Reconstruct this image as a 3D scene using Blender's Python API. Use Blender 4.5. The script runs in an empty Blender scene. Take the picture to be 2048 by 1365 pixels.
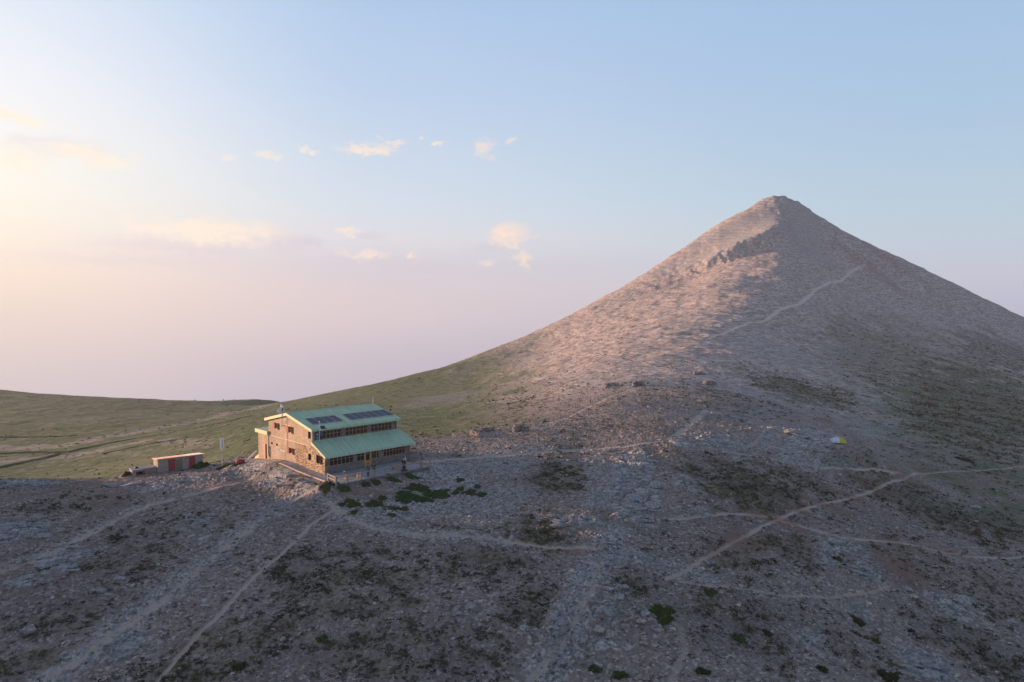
import bpy, math, random
import numpy as np
random.seed(7); RNG=np.random.default_rng(7)
SC=bpy.context.scene
# ------------------------------------------------------------------ camera
ZC=21.4                       # camera height above the hut terrace (metres)
SUN_AZ=math.radians(-74)      # measured from +Y towards +X (the sun stands to the left, just out of frame)
SUN_EL=math.radians(5.0)
HAZE=0.00013
SKYK=0.575                     # keeps the sky's brightness under the raised exposure
cam=bpy.data.cameras.new('camera'); co=bpy.data.objects.new('camera',cam); SC.collection.objects.link(co)
cam.sensor_width=36; cam.lens=24.0; cam.clip_end=20000; cam.clip_start=0.5
PT=math.atan(54.5/1365.0)
co.location=(0,0,ZC); co.rotation_euler=(math.pi/2-PT,0,0); SC.camera=co
SC.view_settings.view_transform='Standard'; SC.view_settings.look='None'
SC.view_settings.exposure=0.85; SC.view_settings.gamma=1.0
SC.render.resolution_x=1024; SC.render.resolution_y=682
# ------------------------------------------------------------------ world
def lin(c):
    return tuple(((x/255)/12.92 if x/255<=0.04045 else ((x/255+0.055)/1.055)**2.4) for x in c)
W=bpy.data.worlds.new('World'); SC.world=W; W.use_nodes=True
nt=W.node_tree; nt.nodes.clear()
def N(t,**k):
    n=nt.nodes.new(t)
    for a,b in k.items(): setattr(n,a,b)
    return n
def lk(a,b): nt.links.new(a,b)
def M(op,a,b=None,c=None,clamp=False):
    n=N('ShaderNodeMath',operation=op,use_clamp=clamp)
    for i,q in enumerate((a,b,c)):
        if q is None: continue
        if isinstance(q,(int,float)): n.inputs[i].default_value=q
        else: lk(q,n.inputs[i])
    return n.outputs[0]
def MR(v,a,b,c=0.0,d=1.0,smooth=True):
    n=N('ShaderNodeMapRange'); n.interpolation_type='SMOOTHSTEP' if smooth else 'LINEAR'
    lk(v,n.inputs[0])
    for i,q in enumerate((a,b,c,d)): n.inputs[i+1].default_value=q
    return n.outputs[0]
def MIX(f,a,b):
    n=N('ShaderNodeMix',data_type='RGBA')
    if isinstance(f,(int,float)): n.inputs[0].default_value=f
    else: lk(f,n.inputs[0])
    for i,q in ((6,a),(7,b)):
        if isinstance(q,tuple): n.inputs[i].default_value=(*q[:3],1)
        else: lk(q,n.inputs[i])
    return n.outputs[2]
tc=N('ShaderNodeTexCoord'); sx=N('ShaderNodeSeparateXYZ'); lk(tc.outputs['Generated'],sx.inputs[0])
AZ=M('ARCTAN2',sx.outputs[0],sx.outputs[1])              # 0 = +Y, positive to the right
HH=M('SQRT',M('ADD',M('MULTIPLY',sx.outputs[0],sx.outputs[0]),M('MULTIPLY',sx.outputs[1],sx.outputs[1])))
EL=M('ARCTAN2',sx.outputs[2],HH)
DS=M('ABSOLUTE',M('SUBTRACT',M('ABSOLUTE',M('SUBTRACT',M('SUBTRACT',AZ,SUN_AZ),math.pi)),math.pi))  # angle away from the sun's azimuth
E0,E1=-0.20,1.40
def elr(v): return (math.atan((628-v)/1365.0)-E0)/(E1-E0)
def ramp(stops):
    r=N('ShaderNodeValToRGB'); lk(M('DIVIDE',M('SUBTRACT',EL,E0),E1-E0,clamp=True),r.inputs[0])
    el=r.color_ramp.elements
    while len(el)>1: el.remove(el[-1])
    st=sorted((elr(v),c) for v,c in stops)
    el[0].position=st[0][0]; el[0].color=(*lin(st[0][1]),1)
    for p,c in st[1:]:
        e=el.new(p); e.color=(*lin(c),1)
    return r.outputs[0]
LEFT=ramp([(860,(180,174,182)),(790,(196,188,193)),(720,(209,198,197)),(640,(228,211,200)),(560,(247,228,208)),(500,(250,240,222)),(430,(254,248,233)),(360,(253,250,242)),(240,(243,245,249)),(120,(228,236,247)),(0,(212,226,244)),(-500,(166,182,212))])
MID=ramp([(860,(165,160,184)),(790,(180,174,190)),(720,(191,183,194)),(640,(211,199,202)),(590,(214,202,205)),(530,(209,204,213)),(480,(219,220,226)),(420,(210,222,233)),(330,(202,217,234)),(200,(187,208,234)),(60,(176,202,232)),(-500,(130,154,196))])
RGT=ramp([(860,(150,160,185)),(700,(170,172,200)),(630,(186,186,206)),(570,(194,199,212)),(500,(188,206,218)),(420,(180,204,221)),(300,(170,198,223)),(150,(163,192,224)),(0,(156,187,223)),(-500,(110,138,184))])
a0=abs(math.atan(-1024/1365)-SUN_AZ); a1=abs(-0.20-SUN_AZ); a2=abs(math.atan(1000/1365)-SUN_AZ)
c1=MIX(MR(DS,a0-0.10,a1+.02),LEFT,MID); c2=MIX(MR(DS,a1-.15,a2),c1,RGT)
# clouds: small sunset cumulus at fixed bearings
nv=N('ShaderNodeCombineXYZ'); lk(M('MULTIPLY',AZ,1.0),nv.inputs[0]); lk(M('MULTIPLY',EL,1.7),nv.inputs[1])
nz=N('ShaderNodeTexNoise'); nz.inputs['Scale'].default_value=34; nz.inputs['Detail'].default_value=5; nz.inputs['Roughness'].default_value=0.55; lk(nv.outputs[0],nz.inputs[0])
nz2=N('ShaderNodeTexNoise'); nz2.inputs['Scale'].default_value=95; nz2.inputs['Detail'].default_value=3; lk(nv.outputs[0],nz2.inputs[0])
wx=M('MULTIPLY_ADD',M('SUBTRACT',nz.outputs[0],0.5),0.070,AZ)
wy=M('MULTIPLY_ADD',M('SUBTRACT',nz2.outputs[0],0.5),0.020,M('MULTIPLY_ADD',M('SUBTRACT',nz.outputs[0],0.5),-0.03,EL))
wv=N('ShaderNodeCombineXYZ'); lk(wx,wv.inputs[0]); lk(wy,wv.inputs[1])
def blobs(L):
    out=None
    for (u,v,ru,rv,k) in L:
        az=math.atan((u-1024)/1365.0); el=math.atan((628-v)/1365.0*math.cos(az))
        su=ru*1.35/1365.0*math.cos(az)**2; sv=rv*1.45/1365.0*math.cos(az)
        m=N('ShaderNodeVectorMath',operation='MULTIPLY_ADD'); lk(wv.outputs[0],m.inputs[0])
        m.inputs[1].default_value=(1/su,1/sv,0); m.inputs[2].default_value=(-az/su,-el/sv,0)
        l=N('ShaderNodeVectorMath',operation='LENGTH'); lk(m.outputs[0],l.inputs[0])
        b=MR(l.outputs['Value'],1.0,0.15,0.0,k)
        out=b if out is None else M('MAXIMUM',out,b)
    return out
lit=blobs([(45,238,46,13,1),(35,318,70,24,.9),(170,308,75,16,.9),(215,326,60,11,.9),(280,322,30,8,.4),(545,316,32,9,.6),(615,303,14,7,.8),(740,303,58,12,1),(795,291,22,6,.8),(835,276,8,6,.7),(880,293,11,7,.8),(972,302,24,17,.7),(1018,283,13,8,.7),(466,322,18,9,.55),
 (430,466,150,26,.95),(330,458,90,18,.8),(500,462,70,18,.8),(390,450,40,14,.9),(700,463,18,9,.9),(735,511,50,10,.8),(822,512,14,7,.9),(1016,470,44,24,1),(1046,518,14,16,.8),(968,524,14,8,.6)])
drk=blobs([(560,484,90,20,.7),(620,482,30,9,.8),(120,295,140,22,.35),(985,498,60,9,.7),(740,474,40,6,.6),(700,520,120,12,.35),(1060,478,24,14,.4),(400,495,230,18,.5),(250,520,260,12,.3)])
brk=MR(nz2.outputs[0],0.25,0.65,0.62,1.0)
c3=MIX(M('MULTIPLY',drk,M('MULTIPLY',brk,0.8)),c2,lin((206,198,212)))
cl=MIX(MR(DS,a0,a1+0.25),lin((255,242,222)),lin((252,226,208)))
c4=MIX(M('MULTIPLY',lit,M('MULTIPLY',brk,0.95)),c3,cl)
# warm glow round the sun itself
sky=N('ShaderNodeTexSky',sky_type='NISHITA'); sky.sun_disc=False; sky.sun_elevation=SUN_EL; sky.sun_rotation=SUN_AZ
sky.altitude=2700; sky.air_density=1.0; sky.dust_density=1.5; sky.ozone_density=1.0
tenx=N('ShaderNodeVectorMath',operation='SCALE'); lk(c4,tenx.inputs[0]); tenx.inputs['Scale'].default_value=10.0*SKYK
nis=N('ShaderNodeVectorMath',operation='SCALE'); lk(sky.outputs[0],nis.inputs[0]); nis.inputs['Scale'].default_value=0.84
cw=MIX(MR(EL,0.5,1.1,0.0,0.4),tenx.outputs[0],nis.outputs[0])
bg=N('ShaderNodeBackground'); lk(cw,bg.inputs[0]); bg.inputs[1].default_value=0.1
wo=N('ShaderNodeOutputWorld'); lk(bg.outputs[0],wo.inputs[0])
# ------------------------------------------------------------------ sun
sl=bpy.data.lights.new('sun','SUN'); sl.energy=5.0; sl.angle=math.radians(1.0); sl.color=(1.0,0.63,0.44)
so=bpy.data.objects.new('sun',sl); SC.collection.objects.link(so)
so.rotation_euler=(math.pi/2-SUN_EL,0,math.pi-SUN_AZ)   # lamp shines from the sun's bearing
# ------------------------------------------------------------------ helpers
def tag(o,label=None,cat=None,group=None,kind=None):
    if label: o['label']=label
    if cat: o['category']=cat
    if group: o['group']=group
    if kind: o['kind']=kind
    return o
def empty(name,loc=(0,0,0),rz=0,**k):
    o=bpy.data.objects.new(name,None); SC.collection.objects.link(o); o.location=loc; o.rotation_euler=(0,0,rz); o.empty_display_size=0.3
    return tag(o,**k)
def mesh_np(name,V,Fq,mat=None,parent=None,smooth=False):
    me=bpy.data.meshes.new(name); V=np.ascontiguousarray(V,dtype=np.float32); Fq=np.ascontiguousarray(Fq,dtype=np.int32)
    k=Fq.shape[1]; me.vertices.add(len(V)); me.vertices.foreach_set('co',V.ravel())
    me.loops.add(Fq.size); me.loops.foreach_set('vertex_index',Fq.ravel())
    me.polygons.add(len(Fq)); me.polygons.foreach_set('loop_start',np.arange(0,Fq.size,k,dtype=np.int32)); me.polygons.foreach_set('loop_total',np.full(len(Fq),k,dtype=np.int32))
    me.polygons.foreach_set('use_smooth',np.full(len(Fq),smooth))
    me.update(calc_edges=True)
    o=bpy.data.objects.new(name,me); SC.collection.objects.link(o)
    if mat: me.materials.append(mat)
    if parent: o.parent=parent
    return o
class MB:
    def __init__(s): s.v=[]; s.f=[]
    def add(s,V,F):
        n=len(s.v); s.v+= [tuple(map(float,p)) for p in V]; s.f+= [tuple(n+i for i in f) for f in F]; return s
    def box(s,a,b):
        x0,y0,z0=a; x1,y1,z1=b
        return s.add([(x0,y0,z0),(x1,y0,z0),(x1,y1,z0),(x0,y1,z0),(x0,y0,z1),(x1,y0,z1),(x1,y1,z1),(x0,y1,z1)],[(0,3,2,1),(4,5,6,7),(0,1,5,4),(1,2,6,5),(2,3,7,6),(3,0,4,7)])
    def hexa(s,P): return s.add(P,[(0,3,2,1),(4,5,6,7),(0,1,5,4),(1,2,6,5),(2,3,7,6),(3,0,4,7)])
    def prism_x(s,poly,x0,x1):   # poly in (y,z)
        n=len(poly); V=[(x0,y,z) for y,z in poly]+[(x1,y,z) for y,z in poly]
        return s.add(V,[tuple(range(n-1,-1,-1)),tuple(range(n,2*n))]+[(i,(i+1)%n,n+(i+1)%n,n+i) for i in range(n)])
    def tube(s,pts,r,k=8,cap=True):
        pts=[np.array(p,float) for p in pts]; rs=r if isinstance(r,(list,tuple)) else [r]*len(pts); rings=[]
        for i,p in enumerate(pts):
            d=(pts[min(i+1,len(pts)-1)]-pts[max(i-1,0)]); d/=np.linalg.norm(d)+1e-9
            a=np.array([0,0,1.]) if abs(d[2])<.9 else np.array([1.,0,0]); e1=np.cross(d,a); e1/=np.linalg.norm(e1); e2=np.cross(d,e1)
            rings.append([p+rs[i]*(math.cos(t)*e1+math.sin(t)*e2) for t in np.linspace(0,2*math.pi,k,endpoint=False)])
        V=[q for r_ in rings for q in r_]; F=[]
        for i in range(len(pts)-1):
            for j in range(k): F.append((i*k+j,i*k+(j+1)%k,(i+1)*k+(j+1)%k,(i+1)*k+j))
        if cap: F+= [tuple(range(k-1,-1,-1)),tuple(range((len(pts)-1)*k,len(pts)*k))]
        return s.add(V,F)
    def build(s,name,mat=None,parent=None,smooth=False,bevel=0):
        me=bpy.data.meshes.new(name); me.from_pydata(s.v,[],s.f); me.update()
        o=bpy.data.objects.new(name,me); SC.collection.objects.link(o)
        if mat: me.materials.append(mat)
        if parent: o.parent=parent
        if smooth: me.polygons.foreach_set('use_smooth',[True]*len(me.polygons))
        if bevel:
            b=o.modifiers.new('bevel','BEVEL'); b.width=bevel; b.segments=2; b.limit_method='ANGLE'
        return o
# ------------------------------------------------------------------ materials
def mat(name,col,rough=0.8,metal=0.0,noise=0.0,nscale=6.0,bump=0.0,spec=None,col2=None,mapscale=(1,1,1)):
    m=bpy.data.materials.new(name); m.use_nodes=True; t=m.node_tree; b=t.nodes['Principled BSDF']
    b.inputs['Roughness'].default_value=rough; b.inputs['Metallic'].default_value=metal
    if spec is not None: b.inputs['Specular IOR Level'].default_value=spec
    b.inputs['Base Color'].default_value=(*col,1)
    if noise or bump or col2:
        c=t.nodes.new('ShaderNodeTexCoord'); mp=t.nodes.new('ShaderNodeMapping'); mp.inputs['Scale'].default_value=mapscale; t.links.new(c.outputs['Object'],mp.inputs[0])
        n=t.nodes.new('ShaderNodeTexNoise'); n.inputs['Scale'].default_value=nscale; n.inputs['Detail'].default_value=6; n.inputs['Roughness'].default_value=.6; t.links.new(mp.outputs[0],n.inputs[0])
        r=t.nodes.new('ShaderNodeValToRGB'); t.links.new(n.outputs[0],r.inputs[0])
        d=tuple(x*(1-noise) for x in col); l=tuple(min(1,x*(1+noise)) for x in col) if col2 is None else col2
        r.color_ramp.elements[0].position=.32; r.color_ramp.elements[0].color=(*d,1); r.color_ramp.elements[1].position=.68; r.color_ramp.elements[1].color=(*l,1)
        t.links.new(r.outputs[0],b.inputs['Base Color'])
        if bump:
            bp=t.nodes.new('ShaderNodeBump'); bp.inputs['Strength'].default_value=bump; bp.inputs['Distance'].default_value=.05; t.links.new(n.outputs[0],bp.inputs['Height']); t.links.new(bp.outputs[0],b.inputs['Normal'])
    return m
def stone_mat(name,cols,mortar,sx=2.2,sz=6.0,bump=.8,soft=0.0,disp=.06):
    m=bpy.data.materials.new(name); m.use_nodes=True; t=m.node_tree; b=t.nodes['Principled BSDF']; b.inputs['Roughness'].default_value=.9
    L=t.links.new; nd=t.nodes.new
    c=nd('ShaderNodeTexCoord'); nz=nd('ShaderNodeTexNoise'); nz.inputs['Scale'].default_value=1.6; nz.inputs['Detail'].default_value=3; L(c.outputs['Object'],nz.inputs[0])
    ad=nd('ShaderNodeVectorMath'); ad.operation='MULTIPLY_ADD'; L(nz.outputs['Color'],ad.inputs[0]); ad.inputs[1].default_value=(.25,.25,.12); L(c.outputs['Object'],ad.inputs[2])
    mp=nd('ShaderNodeMapping'); mp.inputs['Scale'].default_value=(sx,sx,sz); L(ad.outputs[0],mp.inputs[0])
    v=nd('ShaderNodeTexVoronoi'); v.inputs['Randomness'].default_value=.85; v.inputs['Scale'].default_value=1; L(mp.outputs[0],v.inputs[0])
    e=nd('ShaderNodeTexVoronoi'); e.feature='DISTANCE_TO_EDGE'; e.inputs['Randomness'].default_value=.85; e.inputs['Scale'].default_value=1; L(mp.outputs[0],e.inputs[0])
    sp=nd('ShaderNodeSeparateColor'); L(v.outputs['Color'],sp.inputs[0])
    r=nd('ShaderNodeValToRGB'); L(sp.outputs[0],r.inputs[0]); el=r.color_ramp.elements
    el[0].position=0; el[0].color=(*cols[0],1); el[1].position=1; el[1].color=(*cols[-1],1)
    for i,cc in enumerate(cols[1:-1]): q=el.new((i+1)/(len(cols)-1)); q.color=(*cc,1)
    mr=nd('ShaderNodeMapRange'); L(e.outputs['Distance'],mr.inputs[0]); mr.inputs[1].default_value=.02; mr.inputs[2].default_value=.10
    mx=nd('ShaderNodeMix'); mx.data_type='RGBA'; L(mr.outputs[0],mx.inputs[0]); mx.inputs[6].default_value=(*mortar,1); L(r.outputs[0],mx.inputs[7])
    n3=nd('ShaderNodeTexNoise'); n3.inputs['Scale'].default_value=.35; n3.inputs['Detail'].default_value=4; L(c.outputs['Object'],n3.inputs[0])
    m2=nd('ShaderNodeMapRange'); L(n3.outputs[0],m2.inputs[0]); m2.inputs[1].default_value=.3; m2.inputs[2].default_value=.7; m2.inputs[3].default_value=.8; m2.inputs[4].default_value=1.15
    sc=nd('ShaderNodeVectorMath'); sc.operation='SCALE'; L(mx.outputs[2],sc.inputs[0]); L(m2.outputs[0],sc.inputs['Scale']); L(sc.outputs[0],b.inputs['Base Color'])
    n2=nd('ShaderNodeTexNoise'); n2.inputs['Scale'].default_value=14; n2.inputs['Detail'].default_value=4; L(c.outputs['Object'],n2.inputs[0])
    mm=nd('ShaderNodeMath'); mm.operation='MULTIPLY_ADD'; L(n2.outputs[0],mm.inputs[0]); mm.inputs[1].default_value=.5; L(mr.outputs[0],mm.inputs[2])
    m3=nd('ShaderNodeMath'); m3.operation='MULTIPLY_ADD'; L(sp.outputs[1],m3.inputs[0]); m3.inputs[1].default_value=.6; L(mm.outputs[0],m3.inputs[2])
    bp=nd('ShaderNodeBump'); bp.inputs['Strength'].default_value=bump; bp.inputs['Distance'].default_value=disp; L(m3.outputs[0],bp.inputs['Height']); L(bp.outputs[0],b.inputs['Normal'])
    return m
# ------------------------------------------------------------------ terrain: height field fitted to surveyed points
F_=1365.0; CP,SP=math.cos(PT),math.sin(PT)
def ray(u,v):
    a=(u-1024)/F_; b=(682.5-v)/F_
    return np.array([a, CP+b*SP, -SP+b*CP])
def at(u,v,y):
    r=ray(u,v); q=r*(y/r[1]); q[2]+=ZC; return q
def proj(x,y,z):
    z=z-ZC; f=y*CP-z*SP; w=y*SP+z*CP
    return 1024+F_*x/f, 682.5-F_*w/f
PEAK=at(1558,388,720.0)
def cone(x,y):
    r=np.hypot(x-PEAK[0],y-PEAK[1]); return 110*np.exp(-np.sqrt(r*r+9)/200.)
CTL=[]
def col(u,*vd):
    for v,d in vd: CTL.append(tuple(at(u,v,d)))
def hid(u,*dz):
    for d,z in dz:
        q=at(u,700,d); CTL.append((q[0],q[1],z+ZC))
SIL=[]
def sil(*l,k=1.16,drop=.022):
    for u,v,d in l:
        SIL.append((u,v,d)); col(u,(v,d)); q=at(u,v,d)
        CTL.append((q[0]*k,q[1]*k,(q[2]-ZC)*k+ZC-drop*d-4))
# foreground
for u in (-500,-200,0,200,420,650,800,950,1150,1350,1600,1850,2048,2300,2600):
    pass
col(-300,(1365,52),(1150,66),(1000,86)); col(0,(1365,52),(1250,58),(1150,66),(1050,77),(990,87),(961,92.5)); hid(0,(112,-30),(140,-39))
col(130,(967,94)); hid(130,(115,-30.5),(140,-38.5))
col(260,(1365,52),(1150,66.5),(1030,81),(965,97)); hid(250,(125,-32))
col(345,(946,105)); hid(345,(125,-29))
col(440,(1365,51.5),(1150,66.5),(1030,80.5),(980,88),(945,100),(934,106)); hid(440,(125,-27.6))
col(515,(918,106)); col(560,(1250,58),(1100,71),(1000,85),(960,93),(935,99))
col(650,(1365,51),(1150,66),(1020,80),(982,85)); col(650,(952,90))
col(740,(1100,71),(1000,83),(963,88)); col(817,(918,99.6))
col(870,(1365,51),(1200,61),(1060,75),(975,90),(935,97),(908,106))
col(950,(865,130),(900,109),(960,92),(1050,76),(1200,61),(1365,51.5))
col(1070,(1100,70.5),(1000,84),(940,96),(900,109),(860,128))
col(1200,(860,127),(905,108),(1000,84),(1090,71),(1200,61.5),(1365,52))
hid(640,(95,-21.45),(100,-21.5),(108,-21.9)); hid(560,(102,-21.8))
hid(700,(104,-21.6),(112,-22.4)); hid(740,(94,-21.4),(100,-21.4))
# saddle, spur
col(1370,(840,137),(800,168),(880,115),(770,205),(740,248)); col(1440,(740,250),(700,312)); col(1500,(650,385)); col(1530,(600,455)); col(1540,(540,545)); col(1545,(480,625)); col(1552,(430,680))
col(1556,(395,716)); CTL.append(tuple(PEAK+np.array([0,0,-6.0])))
col(1330,(910,104),(950,95),(1040,80),(1150,67.5),(1250,59),(1365,52))
col(1480,(900,114),(850,136),(800,170),(960,96),(1060,80),(1200,64),(1365,52.5))
col(1600,(650,430),(700,350),(760,265),(820,190),(870,142),(940,109),(1020,90),(1130,74),(1250,63),(1365,54.5))
col(1700,(560,600),(640,480),(700,390),(800,230),(880,128))
col(1800,(560,650),(620,540),(700,400),(780,280),(850,195),(920,140),(960,122),(1040,98),(1150,78),(1250,67),(1365,57))
col(2048,(657,640),(690,540),(740,430),(800,315),(850,235),(900,175),(935,150),(1000,120),(1110,93),(1200,78),(1365,61))
col(2350,(1365,66),(1100,100),(940,160),(850,260),(780,420))
# left flank
col(1200,(640,520),(690,380),(730,290),(770,210),(810,160)); col(1380,(560,600),(620,460),(680,340)); col(1450,(480,660))
col(950,(750,420),(780,310),(810,230),(840,170)); col(1070,(700,500),(750,340),(800,205),(830,158))
col(820,(790,330),(830,210),(870,145)); col(700,(800,330),(830,230)); hid(660,(150,-27.4)); col(610,(830,250))
col(540,(870,170),(840,240)); col(505,(905,122),(890,140),(860,190),(830,268)); 
# meadow plateau
col(500,(820,380)); col(430,(925,138),(900,175),(870,225),(850,275),(825,360)); col(300,(928,165),(890,220),(870,255),(840,315),(815,390)); col(150,(950,185),(920,212),(880,255),(840,320)); col(0,(955,190),(900,240),(850,300),(810,385)); col(-250,(940,200),(860,290),(800,400))
sil((-300,752,500),(0,778,480),(59,785,480),(205,795,475),(322,799.5,470),(439,802,475),(513,803,480),(560,804,500))
sil((600,798,420),(649,790,430),(715,776,440),(813,754,480),(901,730,520),(945,713,545),(988,697,570),(1032,681,590),(1100,649,615),(1188,604,650))
sil((1289,546,680),(1342,511,690),(1401,469,700),(1436,448,705),(1500,411,712),k=1.07,drop=.045)
sil((1530,394,716),(1560,390,717),(1575,397,716),(1600,409,720),(1650,443,720),k=1.04,drop=.05)
sil((1620,423,722),(1680,459,722),(1738,486,722),(1781,506,722),(1824,527,722),(1909,566,718),(1998,610,712),(2048,632,708),(2350,745,700),k=1.07,drop=.055)
for u in (-500,0,500,1000,1500,2000,2500): hid(u,(980,-230 if u<900 else -150),(1400,-480))
hid(1556,(900,10)); hid(1300,(880,-40)); hid(1800,(900,-40))
hid(-900,(60,-26),(100,-30),(200,-50),(450,-60)); hid(3000,(60,-36),(100,-40),(200,-60),(500,-70),(900,-200))
for u in (-900,0,1024,2048,3000): hid(u,(30,-31),(15,-33))
C=np.array(CTL)
def lp(x,y): return np.arctan2(x,y), np.log(np.hypot(x,y))*1.0
def kern(d2): return 0.5*d2*np.log(d2+1e-12)
def fit():
    s,t=lp(C[:,0],C[:,1]); R=np.exp(t); e=(C[:,2]-ZC-cone(C[:,0],C[:,1]))/R
    n=len(s); d2=(s[:,None]-s)**2+(t[:,None]-t)**2
    K=kern(d2)+2e-5*np.eye(n); P=np.c_[np.ones(n),s,t]
    A=np.block([[K,P],[P.T,np.zeros((3,3))]]); w=np.linalg.solve(A,np.r_[e,0,0,0])
    return s,t,w
S_,T_,W_=fit()
# lookup table in (angle, log R)
SG=np.linspace(-1.35,1.35,541); TG=np.linspace(math.log(8),math.log(1700),600)
def build():
    G=np.zeros((len(SG),len(TG)))
    for i,s in enumerate(SG):
        d2=(s-S_[:,None])**2+(TG[None,:]-T_[:,None])**2
        G[i]=W_[:len(S_)]@kern(d2)+W_[-3]+W_[-2]*s+W_[-1]*TG
    return G
G_=build()
SKX=np.arctan((np.array([900,1100,1188,1289,1401,1436,1480,1500,1515,1530,1545,1561,1575,1590,1600,1620,1650,1680,1738,1824,1909,1998,2047,2400])-1024)/1365.0)
SKV=np.array([1,2,.5,3,3.5,1.5,4.5,6,6,5,3.5,2.5,4.5,8.5,11.5,16,17.5,17.5,13,7.5,7.5,7.5,10.5,12.0])
def base(x,y):
    s,t=lp(x,y)
    fi=np.clip((s-SG[0])/(SG[1]-SG[0]),0,len(SG)-1.001); fj=np.clip((t-TG[0])/(TG[1]-TG[0]),0,len(TG)-1.001)
    i=fi.astype(int); j=fj.astype(int); a=fi-i; b=fj-j
    e=(G_[i,j]*(1-a)+G_[i+1,j]*a)*(1-b)+(G_[i,j+1]*(1-a)+G_[i+1,j+1]*a)*b
    k=np.clip((np.exp(t)-430)/200,0,1); k=k*k*(3-2*k)
    c=np.interp(s,SKX,SKV)
    def st(a,p,q): w=np.clip((a-p)/(q-p),0,1); return w*w*(3-2*w)
    shade_hump=25.0*np.exp(-((x+121)/17.0)**2)*st(y,-10,35)*(1-st(y,104,120))     # unseen hump added left of the view to shade the near slope
    return (e-c*k/1365.0)*np.exp(t)+cone(x,y)+ZC+shade_hump
# hut frame: origin at the front left corner, X along the front wall, Y along the gable
HO=at(650,950,90.0); HA=math.atan2(1365,1376)
HX=np.array([math.cos(HA),math.sin(HA)]); HY=np.array([-math.sin(HA),math.cos(HA)])
HZ=float(HO[2])
def hut_xy(lx,ly): return HO[0]+HX[0]*lx+HY[0]*ly, HO[1]+HX[1]*lx+HY[1]*ly
def hut_l(x,y): dx=x-HO[0]; dy=y-HO[1]; return dx*HX[0]+dy*HX[1], dx*HY[0]+dy*HY[1]
SO=at(316.2,946,105.0); SA=math.atan2(.632,.775)
# gradient noise
_p=RNG.permutation(256).astype(np.int32); _p=np.r_[_p,_p,_p]
_g=RNG.normal(size=(256,3)).astype(np.float32); _g/=np.linalg.norm(_g,axis=1)[:,None]
def pn(x,y,z):
    x=np.asarray(x,np.float32); y=np.asarray(y,np.float32); z=np.asarray(z,np.float32)
    xi=np.floor(x); yi=np.floor(y); zi=np.floor(z); fx=x-xi; fy=y-yi; fz=z-zi
    X=xi.astype(np.int32)&255; Y=yi.astype(np.int32)&255; Z=zi.astype(np.int32)&255
    u=fx*fx*fx*(fx*(fx*6-15)+10); v=fy*fy*fy*(fy*(fy*6-15)+10); w=fz*fz*fz*(fz*(fz*6-15)+10)
    def g(a,b,c):
        h=_p[_p[_p[(X+a)&255]+((Y+b)&255)]+((Z+c)&255)]; G=_g[h]; return G[...,0]*(fx-a)+G[...,1]*(fy-b)+G[...,2]*(fz-c)
    def L(a,b,t): return a+(b-a)*t
    return 1.6*L(L(L(g(0,0,0),g(1,0,0),u),L(g(0,1,0),g(1,1,0),u),v),L(L(g(0,0,1),g(1,0,1),u),L(g(0,1,1),g(1,1,1),u),v),w)
def fbm(x,y,z,o=4,r=.5):
    s=0;a=1;f=1
    for i in range(o): s=s+a*pn(x*f+17.3*i,y*f-9.1*i,z*f+3.7*i); a*=r; f*=2.03
    return s
def ss(x,a,b): t=np.clip((x-a)/(b-a),0,1); return t*t*(3-2*t)
def hit(u,v,f=None):
    f=f or base; r=ray(u,v); t=np.exp(np.linspace(math.log(25),math.log(1200),1400))
    x=r[0]*t; y=r[1]*t; z=ZC+r[2]*t; h=f(x,y); k=np.argmax(z<h)
    if k==0: k=1399
    a=z[k-1]-h[k-1]; b=h[k]-z[k]; q=a/(a+b+1e-9); T=t[k-1]+(t[k]-t[k-1])*q
    return np.array([r[0]*T,r[1]*T,ZC+r[2]*T])
PATHS=[ # (half width m, strength, [(u,v)...])
 (.5,.85,[(90,1365),(330,1200),(430,1110),(520,1040),(590,1000),(640,985)]),
 (.26,.85,[(310,1365),(400,1265),(440,1230),(510,1150),(560,1110),(620,1050),(680,1010)]),
 (.6,.7,[(-20,1150),(60,1125),(120,1100),(230,1040),(300,1010),(400,985),(500,960)]),
 (.36,.8,[(650,1000),(690,1035),(760,1060),(880,1072),(1000,1080),(1130,1097),(1200,1100)]),
 (.34,.9,[(1060,1365),(1100,1310),(1130,1270),(1160,1215),(1180,1190),(1190,1140),(1205,1110)]),
 (.7,1,[(845,925),(900,918),(960,914),(1100,903),(1180,898),(1250,893),(1310,884),(1350,874),(1375,850),(1412,822)]),
 (.34,.95,[(1360,880),(1420,897),(1470,905),(1560,920),(1640,935),(1720,940),(1800,947)]),
 (.26,.9,[(1330,1160),(1360,1150),(1440,1100),(1500,1065),(1560,1035),(1640,1010),(1750,980),(1800,962),(1830,948),(1900,943),(2000,939),(2080,930),(2200,915)]),
 (.33,.8,[(1340,1038),(1370,1036),(1450,1025),(1500,1028),(1560,1035)]),
 (.28,.9,[(1560,1040),(1600,1050),(1680,1075),(1800,1085),(1840,1092),(1870,1100),(1950,1115),(2048,1112),(2150,1105)]),
 (.2,.6,[(1360,1165),(1420,1172),(1480,1178),(1560,1190),(1660,1195),(1740,1185),(1780,1172)]),
 (1.15,.85,[(1408,690),(1412,683),(1430,672),(1480,652),(1545,630),(1590,612),(1612,597),(1630,582),(1660,565),(1700,545),(1730,530)]),
 (.25,.4,[(1290,1215),(1330,1235),(1362,1255),(1372,1300),(1350,1340),(1330,1380)]),
 (.5,.7,[(1080,850),(1132,836),(1180,812),(1224,791),(1290,770)]),
]
PW=[(w,k,np.array([hit(u,v)[:2] for u,v in P])) for w,k,P in PATHS]
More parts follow.
